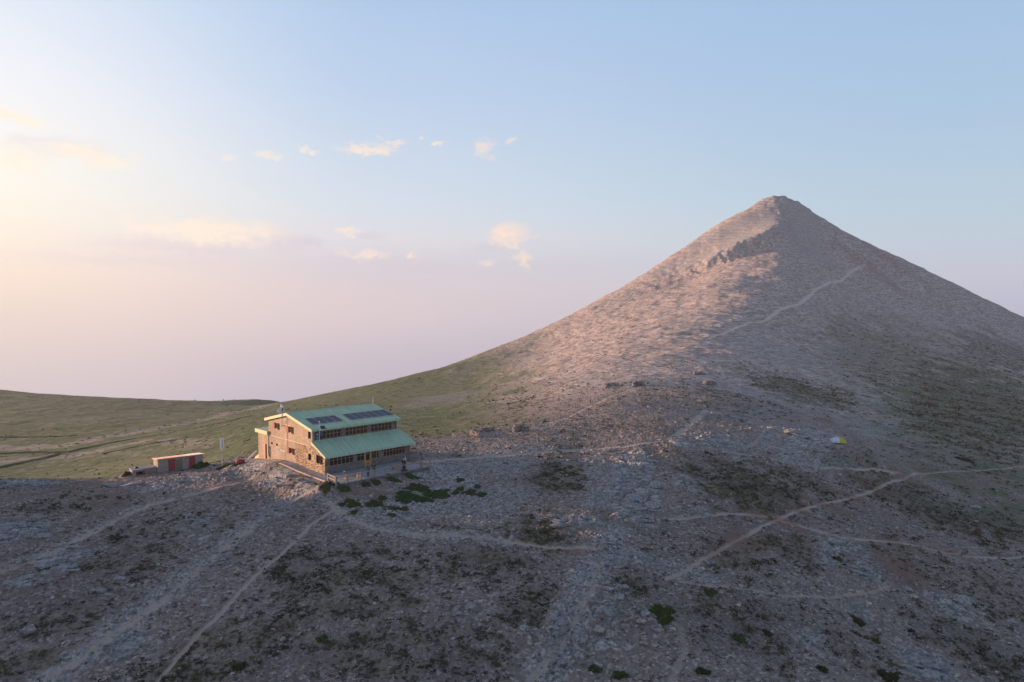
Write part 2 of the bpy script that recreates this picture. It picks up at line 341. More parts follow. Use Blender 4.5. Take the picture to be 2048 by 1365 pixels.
GULLY=[(w,k,np.array([hit(u,v)[:2] for u,v in P])) for w,k,P in [(1.6,1,[(0,936),(130,906),(250,881),(350,864),(440,847),(500,832)]),(1.0,1,[(-40,874),(60,875),(150,872)]),(1.2,1,[(-40,910),(60,905),(130,905)]),(.9,.8,[(220,905),(290,890),(350,880)]),(1.5,.7,[(330,822),(390,822)])]]
STONY=[(w,k,np.array([hit(u,v)[:2] for u,v in P])) for w,k,P in [(6,.9,[(0,896),(120,893),(220,874),(340,852),(430,836),(500,820),(545,808)]),(4.5,.9,[(0,925),(60,918),(130,914),(200,900),(290,882)]),(4,.8,[(330,880),(380,885),(410,893)]),(4,.6,[(220,910),(280,905)]),(8,.45,[(100,850),(250,830),(400,815)]),(3,.6,[(140,920),(200,910)])]]
GRAVEL=[(w,k,np.array([hit(u,v)[:2] for u,v in P])) for w,k,P in [(1.7,.95,[(1230,1060),(1205,1110),(1175,1160),(1140,1240),(1100,1330),(1080,1390)]),(1.5,.8,[(60,1390),(200,1290),(330,1190),(430,1105),(520,1035),(600,985)]),(1.0,.6,[(0,1140),(120,1095),(230,1035),(320,1000)]),(1.2,.7,[(640,985),(700,1035),(780,1062),(900,1072),(1010,1085)]),(1.6,.6,[(1250,1110),(1330,1135),(1400,1150)]),(1.8,.6,[(1180,900),(1200,960),(1190,1010)])]]
def seg_mask(x,y,jit,SETS=None):
    m=np.zeros_like(x)
    for w,k,P in (SETS or PW):
        lo=P.min(0)-3*w-2; hi=P.max(0)+3*w+2
        idx=np.nonzero((x>lo[0])&(x<hi[0])&(y>lo[1])&(y<hi[1]))
        if len(idx[0])==0: continue
        xx=x[idx]; yy=y[idx]; d=np.full(xx.shape,1e9)
        for a,b in zip(P[:-1],P[1:]):
            e=b-a; t=np.clip(((xx-a[0])*e[0]+(yy-a[1])*e[1])/(e@e),0,1); d=np.minimum(d,np.hypot(xx-a[0]-t*e[0],yy-a[1]-t*e[1]))
        q=k*(1-ss(d/w+jit[idx],.55,1.35)); m[idx]=np.maximum(m[idx],q)
    return m
def blob_set(L):
    out=[]
    for (u,v,ru,rv,rot,val) in L:
        c=hit(u,v); s0,t0=lp(c[0],c[1]); cr,sr=math.cos(math.radians(rot)),math.sin(math.radians(rot))
        s1=ru/1365.0; up=hit(u,v-rv); dn=hit(u,v+rv); t1=max(.5*abs(math.log(np.hypot(*up[:2]))-math.log(np.hypot(*dn[:2]))),.012)
        out.append((float(s0),float(t0),s1,t1,cr,sr,val))
    return out
def blob_val(B,s,t,wob):
    m=np.zeros_like(s)
    for s0,t0,s1,t1,cr,sr,val in B:
        a=(s-s0)/s1; b=-(t-t0)/t1
        p=a*cr-b*sr*1.0; q=a*sr+b*cr
        r=np.sqrt(p*p+q*q)+wob
        m=np.maximum(m,val*(1-ss(r,.45,1.15)))
    return m
ROCKB=blob_set([(1265,960,50,75,0,1),(1220,1000,60,25,0,.8),(1150,1042,70,16,0,.9),(1270,1035,60,22,0,.8),(1300,985,30,45,0,.9),(1370,970,30,25,0,.8),(1205,1225,35,30,0,.9),(1125,1260,40,80,0,.6),(1210,1290,45,30,0,.6),(1250,1115,90,14,0,.6),
 (1600,865,110,40,0,.6),(1430,880,70,22,0,.8),(1350,885,60,12,0,.7),(1530,700,120,40,0,.4),(1700,705,60,25,0,.5),(470,948,120,14,0,.9),(560,965,50,14,0,.7),(400,1050,40,20,0,.5),(560,1020,60,20,0,.6),(450,1100,40,25,0,.5),
 (40,1060,60,22,0,.8),(330,970,90,14,0,.7),(60,967,70,8,0,.8),(110,1120,60,25,0,.7),(60,1160,50,20,0,.6),(400,1075,30,15,0,.6),(340,1180,60,20,0,.5),(240,1290,60,40,0,.6),(1750,1140,45,25,0,.8),(1700,1100,60,25,0,.6),(1650,1110,30,25,0,.7),(1900,1210,50,30,0,.6),(1620,1280,50,30,0,.6),(1850,1330,70,40,0,.7),(1720,1230,40,25,0,.5),(1600,980,150,10,0,.0),
 (1500,470,170,28,0,.9),(1350,530,90,16,0,.7),(1600,470,70,60,0,.7),(1560,405,60,20,0,.8),(1740,860,80,30,0,.5),(1900,900,60,25,0,.3),(1750,810,40,20,0,.6),(1560,800,120,16,0,.5),(1900,1010,60,12,0,.3)])
VEGB=blob_set([(1130,950,110,40,0,.85),(1090,1060,90,45,0,.9),(960,1130,140,60,0,.7),(1500,970,140,55,0,1),(1600,960,120,25,0,.8),(1850,1010,230,45,0,.85),(1950,820,180,130,0,1),(1780,720,130,60,0,.7),(2000,700,90,50,0,.9),(1900,1150,200,60,0,.6),(1590,1100,80,40,0,.8),(1480,1120,90,60,0,.7),
 (700,1180,200,110,0,.75),(450,1300,200,70,0,.8),(600,1130,90,40,0,.8),(820,1300,250,80,0,.7),(250,1130,120,50,0,.65),(330,1060,110,35,0,.6),(150,1010,120,25,0,.6),(480,1050,60,25,0,.55),(150,1230,130,50,0,.6),(60,1330,80,40,0,.7),(1130,905,90,25,0,.5),(1430,790,160,26,0,.35),(1600,780,110,35,0,.9),(1680,800,60,30,0,.7),(1050,800,110,20,0,.15),
 (1150,840,140,25,0,.15),(1480,1250,150,80,0,.65),(1700,1290,140,70,0,.6),(1950,1300,120,60,0,.7),(1050,1200,80,70,0,.8),(1750,940,70,20,0,.5),(1500,740,90,20,0,.3),(880,1050,70,15,0,.4),(1280,1170,60,30,0,.6)])
SCREEB=blob_set([(900,960,90,38,0,1),(830,1020,130,22,0,.9),(960,1010,90,40,0,.7),(1000,930,90,30,0,.6),(1020,985,60,30,0,.6),(760,1040,60,14,0,.7),(900,930,60,14,0,.6),(1050,900,90,14,0,.4)])
REDB=blob_set([(1800,1140,55,38,0,1),(1770,1115,30,12,0,.8),(1550,1037,80,12,0,.9),(1640,1008,60,7,0,.9),(1700,993,60,9,-10,.9),(1480,1080,60,30,-25,.9),(1600,1022,40,8,0,.9),(1760,980,60,10,0,.8),(1870,948,80,8,0,.7),(1440,1110,30,30,0,.7),(1150,1105,50,10,0,.6),(740,985,70,10,0,.9),(860,968,50,7,0,.6),(680,990,40,12,0,.5),(1330,878,40,5,0,.6),(1800,1090,60,8,0,.7),(1900,1105,50,8,0,.7),(30,1140,50,20,0,.4),(380,1290,60,30,0,.3),(1780,520,60,10,0,.5),(1820,960,40,12,0,.8),(1650,840,20,6,0,.9),(1580,865,20,5,0,.6),(100,990,140,14,0,.35),(1750,545,70,14,0,.5),(200,960,100,6,0,.5)])
GRASSB=blob_set([(1000,790,90,10,0,.6),(880,830,80,16,0,.9),(960,820,70,10,0,.7),(850,850,50,14,0,.6),(1000,760,80,8,0,.6),(920,765,70,10,0,.8),(1060,745,70,8,0,.4),(470,932,50,4,0,.6),(1980,850,240,190,0,.44),(1820,740,220,110,0,.32),(1900,820,330,220,0,.24),(1900,990,220,70,0,.24),(1600,780,110,30,0,.4)])
BLUEB=blob_set([(885,796,80,11,12,.65),(835,808,50,8,10,.5)])
MEADG=blob_set([(500,880,120,26,0,-1)])
CLIFF=[hit(u,v)[:2] for u,v in [(1568,404),(1560,440),(1564,478),(1530,492),(1490,502),(1440,522),(1400,536),(1350,546)]]
def detail(x,y,z,full=True):
    """relief added to the smooth surface; returns dz and masks"""
    s,t=lp(x,y); R=np.exp(t)
    wob=.28*fbm(s*30,t*30,0*s,3)
    far=ss(R,110,420)
    lx,ly=hut_l(x,y)
    pad=(ss(lx,-4,-1.5)*(1-ss(lx,13.5,17)))*(ss(ly,-8,-5.4)*(1-ss(ly,20,26)))
    mead=ss(R,112,150)*(1-ss(s+.04*fbm(s*9,t*9,0*s,3),math.atan((740-1024)/1365.),math.atan((1230-1024)/1365.)))
    # zone where the slope beyond the edge is grassland
    rock=blob_val(ROCKB,s,t,wob); red=blob_val(REDB,s,t,wob); veg=blob_val(VEGB,s,t,wob*1.4)
    scr=blob_val(SCREEB,s,t,wob); grs=np.maximum(mead,blob_val(GRASSB,s,t,wob)); blu=blob_val(BLUEB,s,t,wob)
    scr=np.maximum(scr,seg_mask(x,y,.5*fbm(x/1.5,y/1.5,0*x+4,3),GRAVEL)); veg=veg*(1-.8*scr)
    path=seg_mask(x,y,.55*fbm(x/1.4,y/1.4,0*x,3,.6))
    gul=seg_mask(x,y,.4*fbm(x/5,y/5,0*x,2),GULLY); stn=seg_mask(x,y,.7*fbm(x/6,y/6,0*x,3),STONY)
    grs=np.maximum(grs*(1-.62*stn*(1-gul)),gul*mead)
    rr=np.clip(rock+.25*ss(fbm(x/9,y/9,z/3,3),.25,.7),0,1)
    n1=fbm(x/16,y/16,z/9,3); n2=fbm(x/3.1,y/3.1,z/1.1,4,.55)*(1-far)+fbm(x/13,y/13,z/6,3,.5)*far
    amp=(1-.93*pad)*(1-.6*mead)
    dz=amp*n1*(.17+.75*far)
    dz+=amp*(1-.8*path)*n2*(.10+.17*far*(1-.7*mead)+.22*rr)
    # strata: bedding planes dipping gently, stepped where rock crops out
    th=math.radians(62); q=(x*math.sin(th)-y*math.cos(th))*.16+z*.55+n1*.8+.25*n2
    k=2.2-1.8*far; fr=q*k-np.floor(q*k); step=(ss(fr,.0,.85)-fr)
    dz+=amp*(1-path)*step*(.05+.80*rr*(1+.5*far)+.12*far*(1-mead))
    # blocky boulders in outcrop areas
    if full:
        n3=fbm(x/.9,y/.9,z/.6,3,.6); dz+=amp*(1-path)*(1-far)*(np.abs(n3)*(.06+.27*rr+.16*scr)-.03)
        n4=pn(x/.33,y/.33,z/.3); dz+=amp*(1-.7*path)*(1-far)*n4*(.05+.05*veg)*(1-.5*grs)
    # crag band below the summit
    d=np.full(x.shape,1e9); 
    big=R>520
    if np.any(big):
        xx=x[big]; yy=y[big]; dd=np.full(xx.shape,1e9); sd=np.zeros(xx.shape); P=CLIFF; al=np.zeros(xx.shape)
        for i,(a,b) in enumerate(zip(P[:-1],P[1:])):
            e=b-a; tt=np.clip(((xx-a[0])*e[0]+(yy-a[1])*e[1])/(e@e),0,1); px=xx-a[0]-tt*e[0]; py=yy-a[1]-tt*e[1]; di=np.hypot(px,py)
            w=di<dd; dd=np.where(w,di,dd); sd=np.where(w,np.sign(e[0]*py-e[1]*px),sd); al=np.where(w,(i+tt)/(len(P)-1),al)
        up=-sd*dd                              # metres up-slope of the crag line
        up+=5*n1[big]+3*n2[big]
        amp_=np.interp(al,[0,1/7,2/7,3/7,4/7,5/7,6/7,1],[1.5,7,13,13,11,8,5,1])
        lift=ss(up,-10,3)*np.clip(1-up/62,0,1)*amp_*(1-ss(dd,60,90))
        v=dz[big]; v+=lift; dz[big]=v
        top=1-ss(np.hypot(xx-PEAK[0],yy-PEAK[1]),14,70); v=dz[big]; v+=top*(n2[big]*1.2+step[big]*1.2); dz[big]=v
        rr[big]=np.maximum(rr[big],np.maximum(.8*ss(up,-8,0)*(1-ss(up,8,30)),.7*top))
    dz-=.10*path+1.0*gul*mead
    return dz,dict(rock=rr,red=red,veg=veg,scr=scr,grs=grs,blu=blu,path=path,far=far,mead=mead,pad=pad)
# ground profile along the gable wall (local y -> height over the terrace)
GY=np.array([-60,-9,-7,-5.6,0,4,8,11,14,17,20,24,60]); GH=np.array([-1.5,-1.1,-.62,-.10,-.06,.05,.28,.32,.02,-.50,-.80,-1.1,-3.])
def height(x,y,full=True,masks=False):
    x=np.atleast_1d(np.asarray(x,float)); y=np.atleast_1d(np.asarray(y,float))
    b=base(x,y); dz,m=detail(x,y,b,full); h=b+dz
    lx,ly=hut_l(x,y)
    w=(ss(lx,-6.5,-1.75)*(1-ss(lx,14.0,16)))*(ss(ly,-6.6,-5.5)*(1-ss(ly,20,23)))
    tgt=HZ+np.interp(ly,GY,GH)-.02-np.clip(lx,0,20)*.0
    tgt=np.where((lx>0)&(ly>0),np.minimum(tgt,HZ-.1),tgt)
    tgt=np.where((lx>-1.7)&(ly<.4)&(ly>-5.7),HZ-.12,tgt)
    h=h*(1-w)+tgt*w
    # bench cut for the shed
    dx=x-SO[0]; dy=y-SO[1]; sx_=dx*math.cos(SA)+dy*math.sin(SA); sy_=-dx*math.sin(SA)+dy*math.cos(SA)
    w2=ss(sx_,-5.5,-3.8)*(1-ss(sx_,7,9))*ss(sy_,-1.2,-.2)*(1-ss(sy_,3.2,5)); h=h*(1-w2)+(float(SO[2])+.05)*w2
    if masks: return h,m
    return h
def ground(u,v): return hit(u,v,lambda a,b: height(a,b,False))
def gz(x,y): return float(height(x,y)[0])
# ---- tessellate
# angular grid finer inside the useful field
sA=np.concatenate([np.linspace(-1.25,-.72,60,endpoint=False),np.linspace(-.72,.72,1500,endpoint=False),np.linspace(.72,1.25,60)])
def rad():
    R=[10.0]
    while R[-1]<1500:
        r=R[-1]
        if r<40: st=.8
        elif r<130: st=.13+.0012*(r-40)
        else: st=r*.0033
        R.append(r+st)
    return np.array(R)
RA=rad(); TA=np.log(RA)
SS,TT=np.meshgrid(sA,TA,indexing='ij'); GX=np.exp(TT)*np.sin(SS); GYY=np.exp(TT)*np.cos(SS)
gh,gm=height(GX.ravel(),GYY.ravel(),True,True)
n0,n1_=SS.shape; print('terrain',n0,n1_,n0*n1_)
V=np.stack([GX.ravel(),GYY.ravel(),gh],1)
ii,jj=np.meshgrid(np.arange(n0-1),np.arange(n1_-1),indexing='ij'); a=(ii*n1_+jj).ravel()
Q=np.stack([a,a+n1_,a+n1_+1,a+1],1)
fm={k:v_[Q].mean(1) for k,v_ in gm.items() if k in('path','mead','far')}
fx=V[Q[:,0],0]; fy=V[Q[:,0],1]; fR=np.hypot(fx,fy)
lab=np.zeros(len(Q),int); lab[(fR>190)]=2; lab[(fm['mead']>.5)&(np.arctan2(fx,fy)<np.arctan((560-1024)/1365.+.00045*(fR-120)))]=3; lab[fm['path']>.42]=1
# ---- ground material
def ground_mat():
    m=bpy.data.materials.new('mountain_ground'); m.use_nodes=True; t=m.node_tree; b=t.nodes['Principled BSDF']; b.inputs['Roughness'].default_value=.95; b.inputs['Specular IOR Level'].default_value=.2
    L=t.links.new
    def nd(ty,**k):
        n=t.nodes.new(ty)
        for a,c in k.items(): setattr(n,a,c)
        return n
    def mth(op,a,b_=None,c=None,clamp=False):
        n=nd('ShaderNodeMath',operation=op,use_clamp=clamp)
        for i,q in enumerate((a,b_,c)):
            if q is None: continue
            if isinstance(q,(int,float)): n.inputs[i].default_value=q
            else: L(q,n.inputs[i])
        return n.outputs[0]
    def mr(v,a,b_,c=0.,d=1.):
        n=nd('ShaderNodeMapRange',interpolation_type='SMOOTHSTEP'); L(v,n.inputs[0])
        for i,q in enumerate((a,b_,c,d)): n.inputs[i+1].default_value=q
        return n.outputs[0]
    def mix(f,a,c):
        n=nd('ShaderNodeMix',data_type='RGBA')
        if isinstance(f,(int,float)): n.inputs[0].default_value=f
        else: L(f,n.inputs[0])
        for i,q in ((6,a),(7,c)):
            if isinstance(q,tuple): n.inputs[i].default_value=(*q,1)
            else: L(q,n.inputs[i])
        return n.outputs[2]
    def mul(c,f):
        n=nd('ShaderNodeVectorMath',operation='SCALE'); L(c,n.inputs[0]); 
        if isinstance(f,(int,float)): n.inputs['Scale'].default_value=f
        else: L(f,n.inputs['Scale'])
        return n.outputs[0]
    tc=nd('ShaderNodeTexCoord')
    A1=nd('ShaderNodeAttribute',attribute_name='zone_a'); A2=nd('ShaderNodeAttribute',attribute_name='zone_b')
    s1=nd('ShaderNodeSeparateColor'); L(A1.outputs['Color'],s1.inputs[0]); s2=nd('ShaderNodeSeparateColor'); L(A2.outputs['Color'],s2.inputs[0])
    veg,grs,path=s1.outputs; rock,scr,red=s2.outputs; far=A2.outputs['Alpha']; blu=A1.outputs['Alpha']
    def mp(sx,sy,sz):
        n=nd('ShaderNodeMapping'); n.inputs['Scale'].default_value=(sx,sy,sz); L(tc.outputs['Object'],n.inputs[0]); return n.outputs[0]
    def noise(v,s,d=4,r=.55,dist=0):
        n=nd('ShaderNodeTexNoise'); n.inputs['Scale'].default_value=s; n.inputs['Detail'].default_value=d; n.inputs['Roughness'].default_value=r; n.inputs['Distortion'].default_value=dist; L(v,n.inputs[0]); return n.outputs[0]
    iso=mp(1,1,1); con=mp(1,1,4.5)          # the second follows the contours: terracettes
    nL=noise(iso,.06,4); nM=noise(con,.30,5,.6); nS=noise(con,1.5,5,.68,.4); nF=noise(iso,5.5,4,.7)
    # stones
    vo=nd('ShaderNodeTexVoronoi'); vo.inputs['Scale'].default_value=3.4; L(iso,vo.inputs[0]); vs=nd('ShaderNodeSeparateColor'); L(vo.outputs['Color'],vs.inputs[0])
    vf=nd('ShaderNodeTexVoronoi'); vf.inputs['Scale'].default_value=.8; L(con,vf.inputs[0]); vfs=nd('ShaderNodeSeparateColor'); L(vf.outputs['Color'],vfs.inputs[0])
    st=mix(vs.outputs[0],(.085,.064,.053),(.48,.40,.355))
    stf=mix(vfs.outputs[0],(.20,.17,.15),(.39,.335,.30))
    stone=mix(mr(far,0,.35),st,stf)
    str_=mp(.022,.018,.36); nT=noise(str_,3.0,6,.72,.3); vT=nd('ShaderNodeTexVoronoi'); vT.inputs['Scale'].default_value=.55; L(mp(1,1,2.2),vT.inputs[0]); vTs=nd('ShaderNodeSeparateColor'); L(vT.outputs['Color'],vTs.inputs[0])
    soil=mix(nF,(.14,.108,.084),(.30,.24,.195))
    g=mix(mr(nS,.42,.60),soil,stone)
    g=mul(g,mr(nL,.3,.7,.85,1.15))
    fs=mul(mix(vTs.outputs[0],(.26,.205,.175),(.58,.475,.41)),mr(nT,.36,.60,.76,1.12)); g=mix(mr(far,.0,.4,0,.85),g,fs)
    # pale bedrock
    rk=mix(nF,(.30,.27,.25),(.62,.57,.53)); 
    vc=nd('ShaderNodeTexVoronoi',feature='DISTANCE_TO_EDGE'); vc.inputs['Scale'].default_value=.75; wv_=nd('ShaderNodeVectorMath',operation='MULTIPLY_ADD'); nw=nd('ShaderNodeTexNoise'); nw.inputs['Scale'].default_value=1.1; L(iso,nw.inputs[0]); L(nw.outputs['Color'],wv_.inputs[0]); wv_.inputs[1].default_value=(.9,.9,.9); L(mp(.7,.32,4.5),wv_.inputs[2]); L(wv_.outputs[0],vc.inputs[0])
    crk=mr(vc.outputs['Distance'],.0,.16,.42,1.0); rk=mul(mul(rk,mr(nM,.3,.65,.7,1.1)),crk)
    g=mix(mth('MULTIPLY',mr(rock,.15,.8),mr(nS,.36,.5)),g,rk)
    # scree: pale broken stone
    sc_=mix(vs.outputs[0],(.15,.132,.124),(.50,.455,.43)); g=mix(mth('MULTIPLY',scr,.9),g,sc_)
    # red earth
    rd=mix(nF,(.15,.075,.05),(.30,.165,.12)); g=mix(mth('MULTIPLY',red,.62),g,rd)
    # dwarf scrub and tussocks
    vg=mix(nF,(.016,.018,.006),(.125,.118,.040)); vg=mix(mr(nL,.38,.6),vg,mix(nF,(.05,.036,.018),(.18,.135,.07)))
    th=mth('SUBTRACT',.612,mth('MULTIPLY',veg,.18))
    vmix=mth('MULTIPLY_ADD',nM,.35,mth('MULTIPLY',nS,.65))
    vm=mth('MULTIPLY',mth('SUBTRACT',vmix,th),11.0,clamp=True)
    vm=mth('MULTIPLY',vm,mth('SUBTRACT',1.0,mth('MULTIPLY',rock,.7)))
    vm=mth('MULTIPLY',vm,mth('SUBTRACT',1.0,mth('MULTIPLY',scr,.85)))
    g=mix(mth('MULTIPLY',vm,.93),g,vg)
    # alpine grass
    gr=mix(nF,(.045,.070,.023),(.100,.128,.046)); gr=mix(mr(nM,.4,.65),gr,mix(nF,(.075,.092,.032),(.165,.175,.068)))
    gs=mix(mth('MULTIPLY',mr(nM,.55,.64),mr(nF,.42,.6)),gr,(.26,.235,.215))
    g=mix(mth('MULTIPLY',mr(grs,.02,.3),mr(mth('MULTIPLY_ADD',nT,.9,mth('MULTIPLY_ADD',nS,.5,mth('MULTIPLY',grs,.6))),.68,1.22)),g,gs)
    g=mix(mth('MULTIPLY',blu,.75),g,mix(nF,(.11,.12,.12),(.26,.265,.27)))
    # trodden paths
    pt=mix(far,mix(nF,(.31,.24,.19),(.52,.42,.345)),(.58,.48,.40)); pt=mix(mth('MULTIPLY',red,.8),pt,(.33,.175,.12))
    g=mix(mth('MULTIPLY',path,1.0,clamp=True),g,pt)
    L(g,b.inputs['Base Color'])
    h=mth('MULTIPLY_ADD',mth('MULTIPLY',far,nT),.8,mth('MULTIPLY_ADD',nS,.6,mth('MULTIPLY_ADD',nF,.35,mth('MULTIPLY',vo.outputs['Distance'],-.35))))
    bp=nd('ShaderNodeBump'); bp.inputs['Distance'].default_value=.28; L(h,bp.inputs['Height']); L(mth('SUBTRACT',mth('SUBTRACT',.9,mth('MULTIPLY',path,.5)),mth('MULTIPLY',far,.4),clamp=True),bp.inputs['Strength']); L(bp.outputs[0],b.inputs['Normal'])
    return m
GM=ground_mat()
ca=np.stack([gm['veg'],gm['grs'],np.clip(gm['path']*1.1,0,1),gm['blu']],1).astype(np.float32)
cb=np.stack([gm['rock'],gm['scr'],gm['red'],gm['far']],1).astype(np.float32)
for k,nm in ((0,'ground'),(1,'path'),(2,'mountain'),(3,'meadow')):
    q=Q[lab==k]
    if not len(q): continue
    us,inv=np.unique(q,return_inverse=True)
    o=mesh_np(nm,V[us],inv.reshape(-1,4),GM,smooth=False); o['kind']='structure'
    for an,ar in (('zone_a',ca),('zone_b',cb)):
        at_=o.data.color_attributes.new(an,'FLOAT_COLOR','POINT'); at_.data.foreach_set('color',ar[us].ravel())
# ------------------------------------------------------------------ materials for built things
m_old=stone_mat('old_masonry',[(.33,.23,.145),(.52,.37,.235),(.42,.31,.21),(.58,.44,.28),(.28,.21,.155)],(.50,.38,.26),3.4,8.5,.7,disp=.05)
m_rub=stone_mat('rubble_masonry',[(.24,.15,.085),(.66,.45,.25),(.46,.30,.17),(.78,.56,.33),(.30,.20,.13)],(.13,.085,.05),2.3,6.2,1.0,disp=.12)
m_gry=stone_mat('grey_masonry',[(.14,.125,.12),(.26,.22,.19),(.20,.18,.18),(.33,.27,.22),(.12,.11,.115)],(.22,.20,.19),2.6,6.5,.9,disp=.08)
m_roof=mat('green_roof_metal',(.42,.55,.375),.5,noise=.15,nscale=1.1,spec=.5,mapscale=(2.5,.35,.35))
m_fas=mat('sunlit_verge_metal',(.37,.42,.19),.5,noise=.08,nscale=1.5)  # roof green paled and yellowed: low sunlight put into the colour
m_wood=mat('honey_wood',(.46,.24,.085),.6,noise=.25,nscale=9,mapscale=(1,1,.2))
m_shut=mat('orange_shutter_paint',(.50,.115,.045),.55,noise=.15,nscale=6)
m_glass=mat('window_glass',(.018,.020,.022),.12,spec=.6)
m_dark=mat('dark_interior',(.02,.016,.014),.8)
m_cell=mat('solar_cell',(.022,.028,.060),.45,noise=.1,nscale=1.2,spec=.25)
m_alu=mat('aluminium',(.55,.56,.60),.4,.6)
m_wht=mat('white_plastic',(.72,.72,.74),.5)
m_blk=mat('black_plastic',(.012,.012,.014),.5)
m_grm=mat('grey_metal',(.22,.23,.25),.5,.3)
m_conc=mat('worn_concrete',(.30,.28,.28),.9,noise=.22,nscale=1.3,bump=.4)
m_post=mat('weathered_timber',(.33,.245,.19),.85,noise=.3,nscale=8,bump=.3,mapscale=(1,1,.25))
m_bench=mat('bench_timber',(.30,.17,.10),.8,noise=.25,nscale=6)
m_cable=mat('pale_cable',(.75,.62,.52),.6)
m_redm=mat('red_door_paint',(.30,.045,.05),.6,noise=.2,nscale=4)
m_shed=mat('shed_render',(.34,.275,.245),.95,noise=.20,nscale=2.2,bump=.3)
m_rust=mat('rusty_sheet',(.50,.22,.14),.7,noise=.1,nscale=1.1,col2=(.66,.47,.34),bump=.2)
m_pale=mat('pale_sheet',(.62,.52,.46),.7,noise=.15,nscale=2)
m_olive=mat('olive_board',(.20,.17,.12),.8,noise=.2,nscale=5)
m_sand=mat('pale_yellow_plaster',(.72,.56,.34),.9,noise=.12,nscale=3)
# ------------------------------------------------------------------ hut
hut=empty('stone_hut',tuple(HO),HA,label='two storey stone mountain hut with green metal roofs and rows of wooden windows',cat='building')
def zlow(y): return 2.62+.40*y
def zup(y): return 5.70+.21*(y-3.3) if y<10.2 else 7.149-.212*(y-10.2)
def wall(name,mp,s0,s1,z0,top,holes,m,th=.32,knots=()):
    br=sorted(set([s0,s1]+[h[0] for h in holes]+[h[1] for h in holes]+list(knots))); br=[b for b in br if s0<=b<=s1]
    mb=MB()
    for a,b in zip(br[:-1],br[1:]):
        mid=(a+b)/2; hs=sorted([h for h in holes if h[0]<=mid<=h[1]],key=lambda h:h[2]); lo=z0
        segs=[]
        for h in hs:
            if h[2]>lo: segs.append((lo,h[2],lo,h[2]))
            lo=h[3]
        segs.append((lo,top(a+1e-6),lo,top(b-1e-6)))
        for za,zb,zc,zd in segs:
            if zb<=za+1e-3 and zd<=zc+1e-3: continue
            P=[mp(a,0,za),mp(b,0,zc),mp(b,th,zc),mp(a,th,za),mp(a,0,zb),mp(b,0,zd),mp(b,th,zd),mp(a,th,zb)]
            mb.hexa(P)
    return mb.build(name,m,hut)
gab=lambda s,d,z:(d,s,z)
G1=[(3.6,4.5,1.29,2.2),(1.1,2.3,1.22,2.38)]
G2=[(3.66,4.46,4.3,5.26)]
G3=[(13.63,14.45,4.47,5.35),(9.35,10.16,4.42,5.32),(9.13,10.06,1.43,2.26),(15.19,15.72,1.98,2.3),(13.5,14.1,1.98,2.3)]
wall('wall',gab,0,8.3,-1.3,lambda y:min(zlow(y),3.3) if y<3.3 else 3.3,G1,m_rub,knots=(1.7,3.3))
wall('wall',gab,1.7,8.3,3.3,lambda y:zlow(y) if y<3.3 else zup(y)-.05,G2,m_old,knots=(3.3,))
wall('wall',gab,8.3,16.45,-1.3,lambda y:zup(y)-.05,G3,m_old,knots=(10.2,))
wing=wall('wall',gab,16.45,20.05,-1.6,lambda y:3.25,[(17.17,18.17,-.5,1.76)],m_old)
fr=lambda s,d,z:(s,d,z)
LW=[(.73,4.36,1.0,2.3),(4.95,7.25+1.28,1.0,2.3),(9.3,13.02,1.0,2.3)]
wall('wall',fr,.32,13.85,-1.3,lambda x:2.62,[LW[0],(4.95,6.13,1.0,2.3),(6.13,7.27,-.02,2.3),(7.27,8.53,1.0,2.3),LW[2]],m_gry,knots=())
fu=lambda s,d,z:(s,3.3+d,z)
UW=[(1.0,4.45,4.15,5.25),(5.13,8.76,4.15,5.25),(9.38,13.0,4.15,5.25)]
wall('wall',fu,.32,13.85,3.4,lambda x:5.66,UW,m_gry)
rgt=lambda s,d,z:(13.85-d,s,z)
wall('wall',rgt,.32,16.45,-1.6,lambda y:zlow(y) if y<3.3 else zup(y)-.05,[],m_gry,knots=(3.3,10.2))
MB().box((.32,16.13,-1.6),(13.53,16.45,5.4)).build('wall',m_old,hut)
mb=MB(); mb.box((.32,19.73,-1.6),(6.0,20.05,3.25)); mb.box((5.68,16.46,-1.6),(6.0,19.72,3.25)); mb.build('wall',m_old,hut)
# near-black sheets behind the glass stand in for the rooms' shade
mb=MB(); mb.box((.5,.75,-.2),(13.4,.80,2.5)); mb.box((.5,4.2,3.5),(13.4,4.25,5.5)); mb.box((.85,.81,-.2),(.9,4.19,2.45)); mb.box((.85,4.26,-.2),(.9,15.9,5.3)); mb.build('room_shade_sheet',m_dark,hut)
# roofs
def ribbed(name,prof,x0,x1,th,par,step=.33,ridge=False):
    """prof: list of (y,z) of the top surface from front to back"""
    mb=MB(); P=prof+[(y,z-th) for y,z in reversed(prof)]
    mb.prism_x(P,x0,x1)
    n=int((x1-x0)/step)
    for i in range(n+1):
        x=x0+.06+(x1-x0-.12)*i/n
        for (ya,za),(yb,zb) in zip(prof[:-1],prof[1:]):
            mb.hexa([(x-.05,ya,za+.002),(x+.05,ya,za+.002),(x+.05,yb,zb+.002),(x-.05,yb,zb+.002),(x-.025,ya,za+.065),(x+.025,ya,za+.065),(x+.025,yb,zb+.065),(x-.025,yb,zb+.065)])
    return mb.build(name,m_roof,par)
r1=ribbed('roof',[(2.85,5.68),(10.2,7.20),(17.15,5.72)],-.30,14.30,.10,hut)
r2=ribbed('roof',[(-.55,2.46),(3.29,4.02)],-.22,14.45,.10,hut)
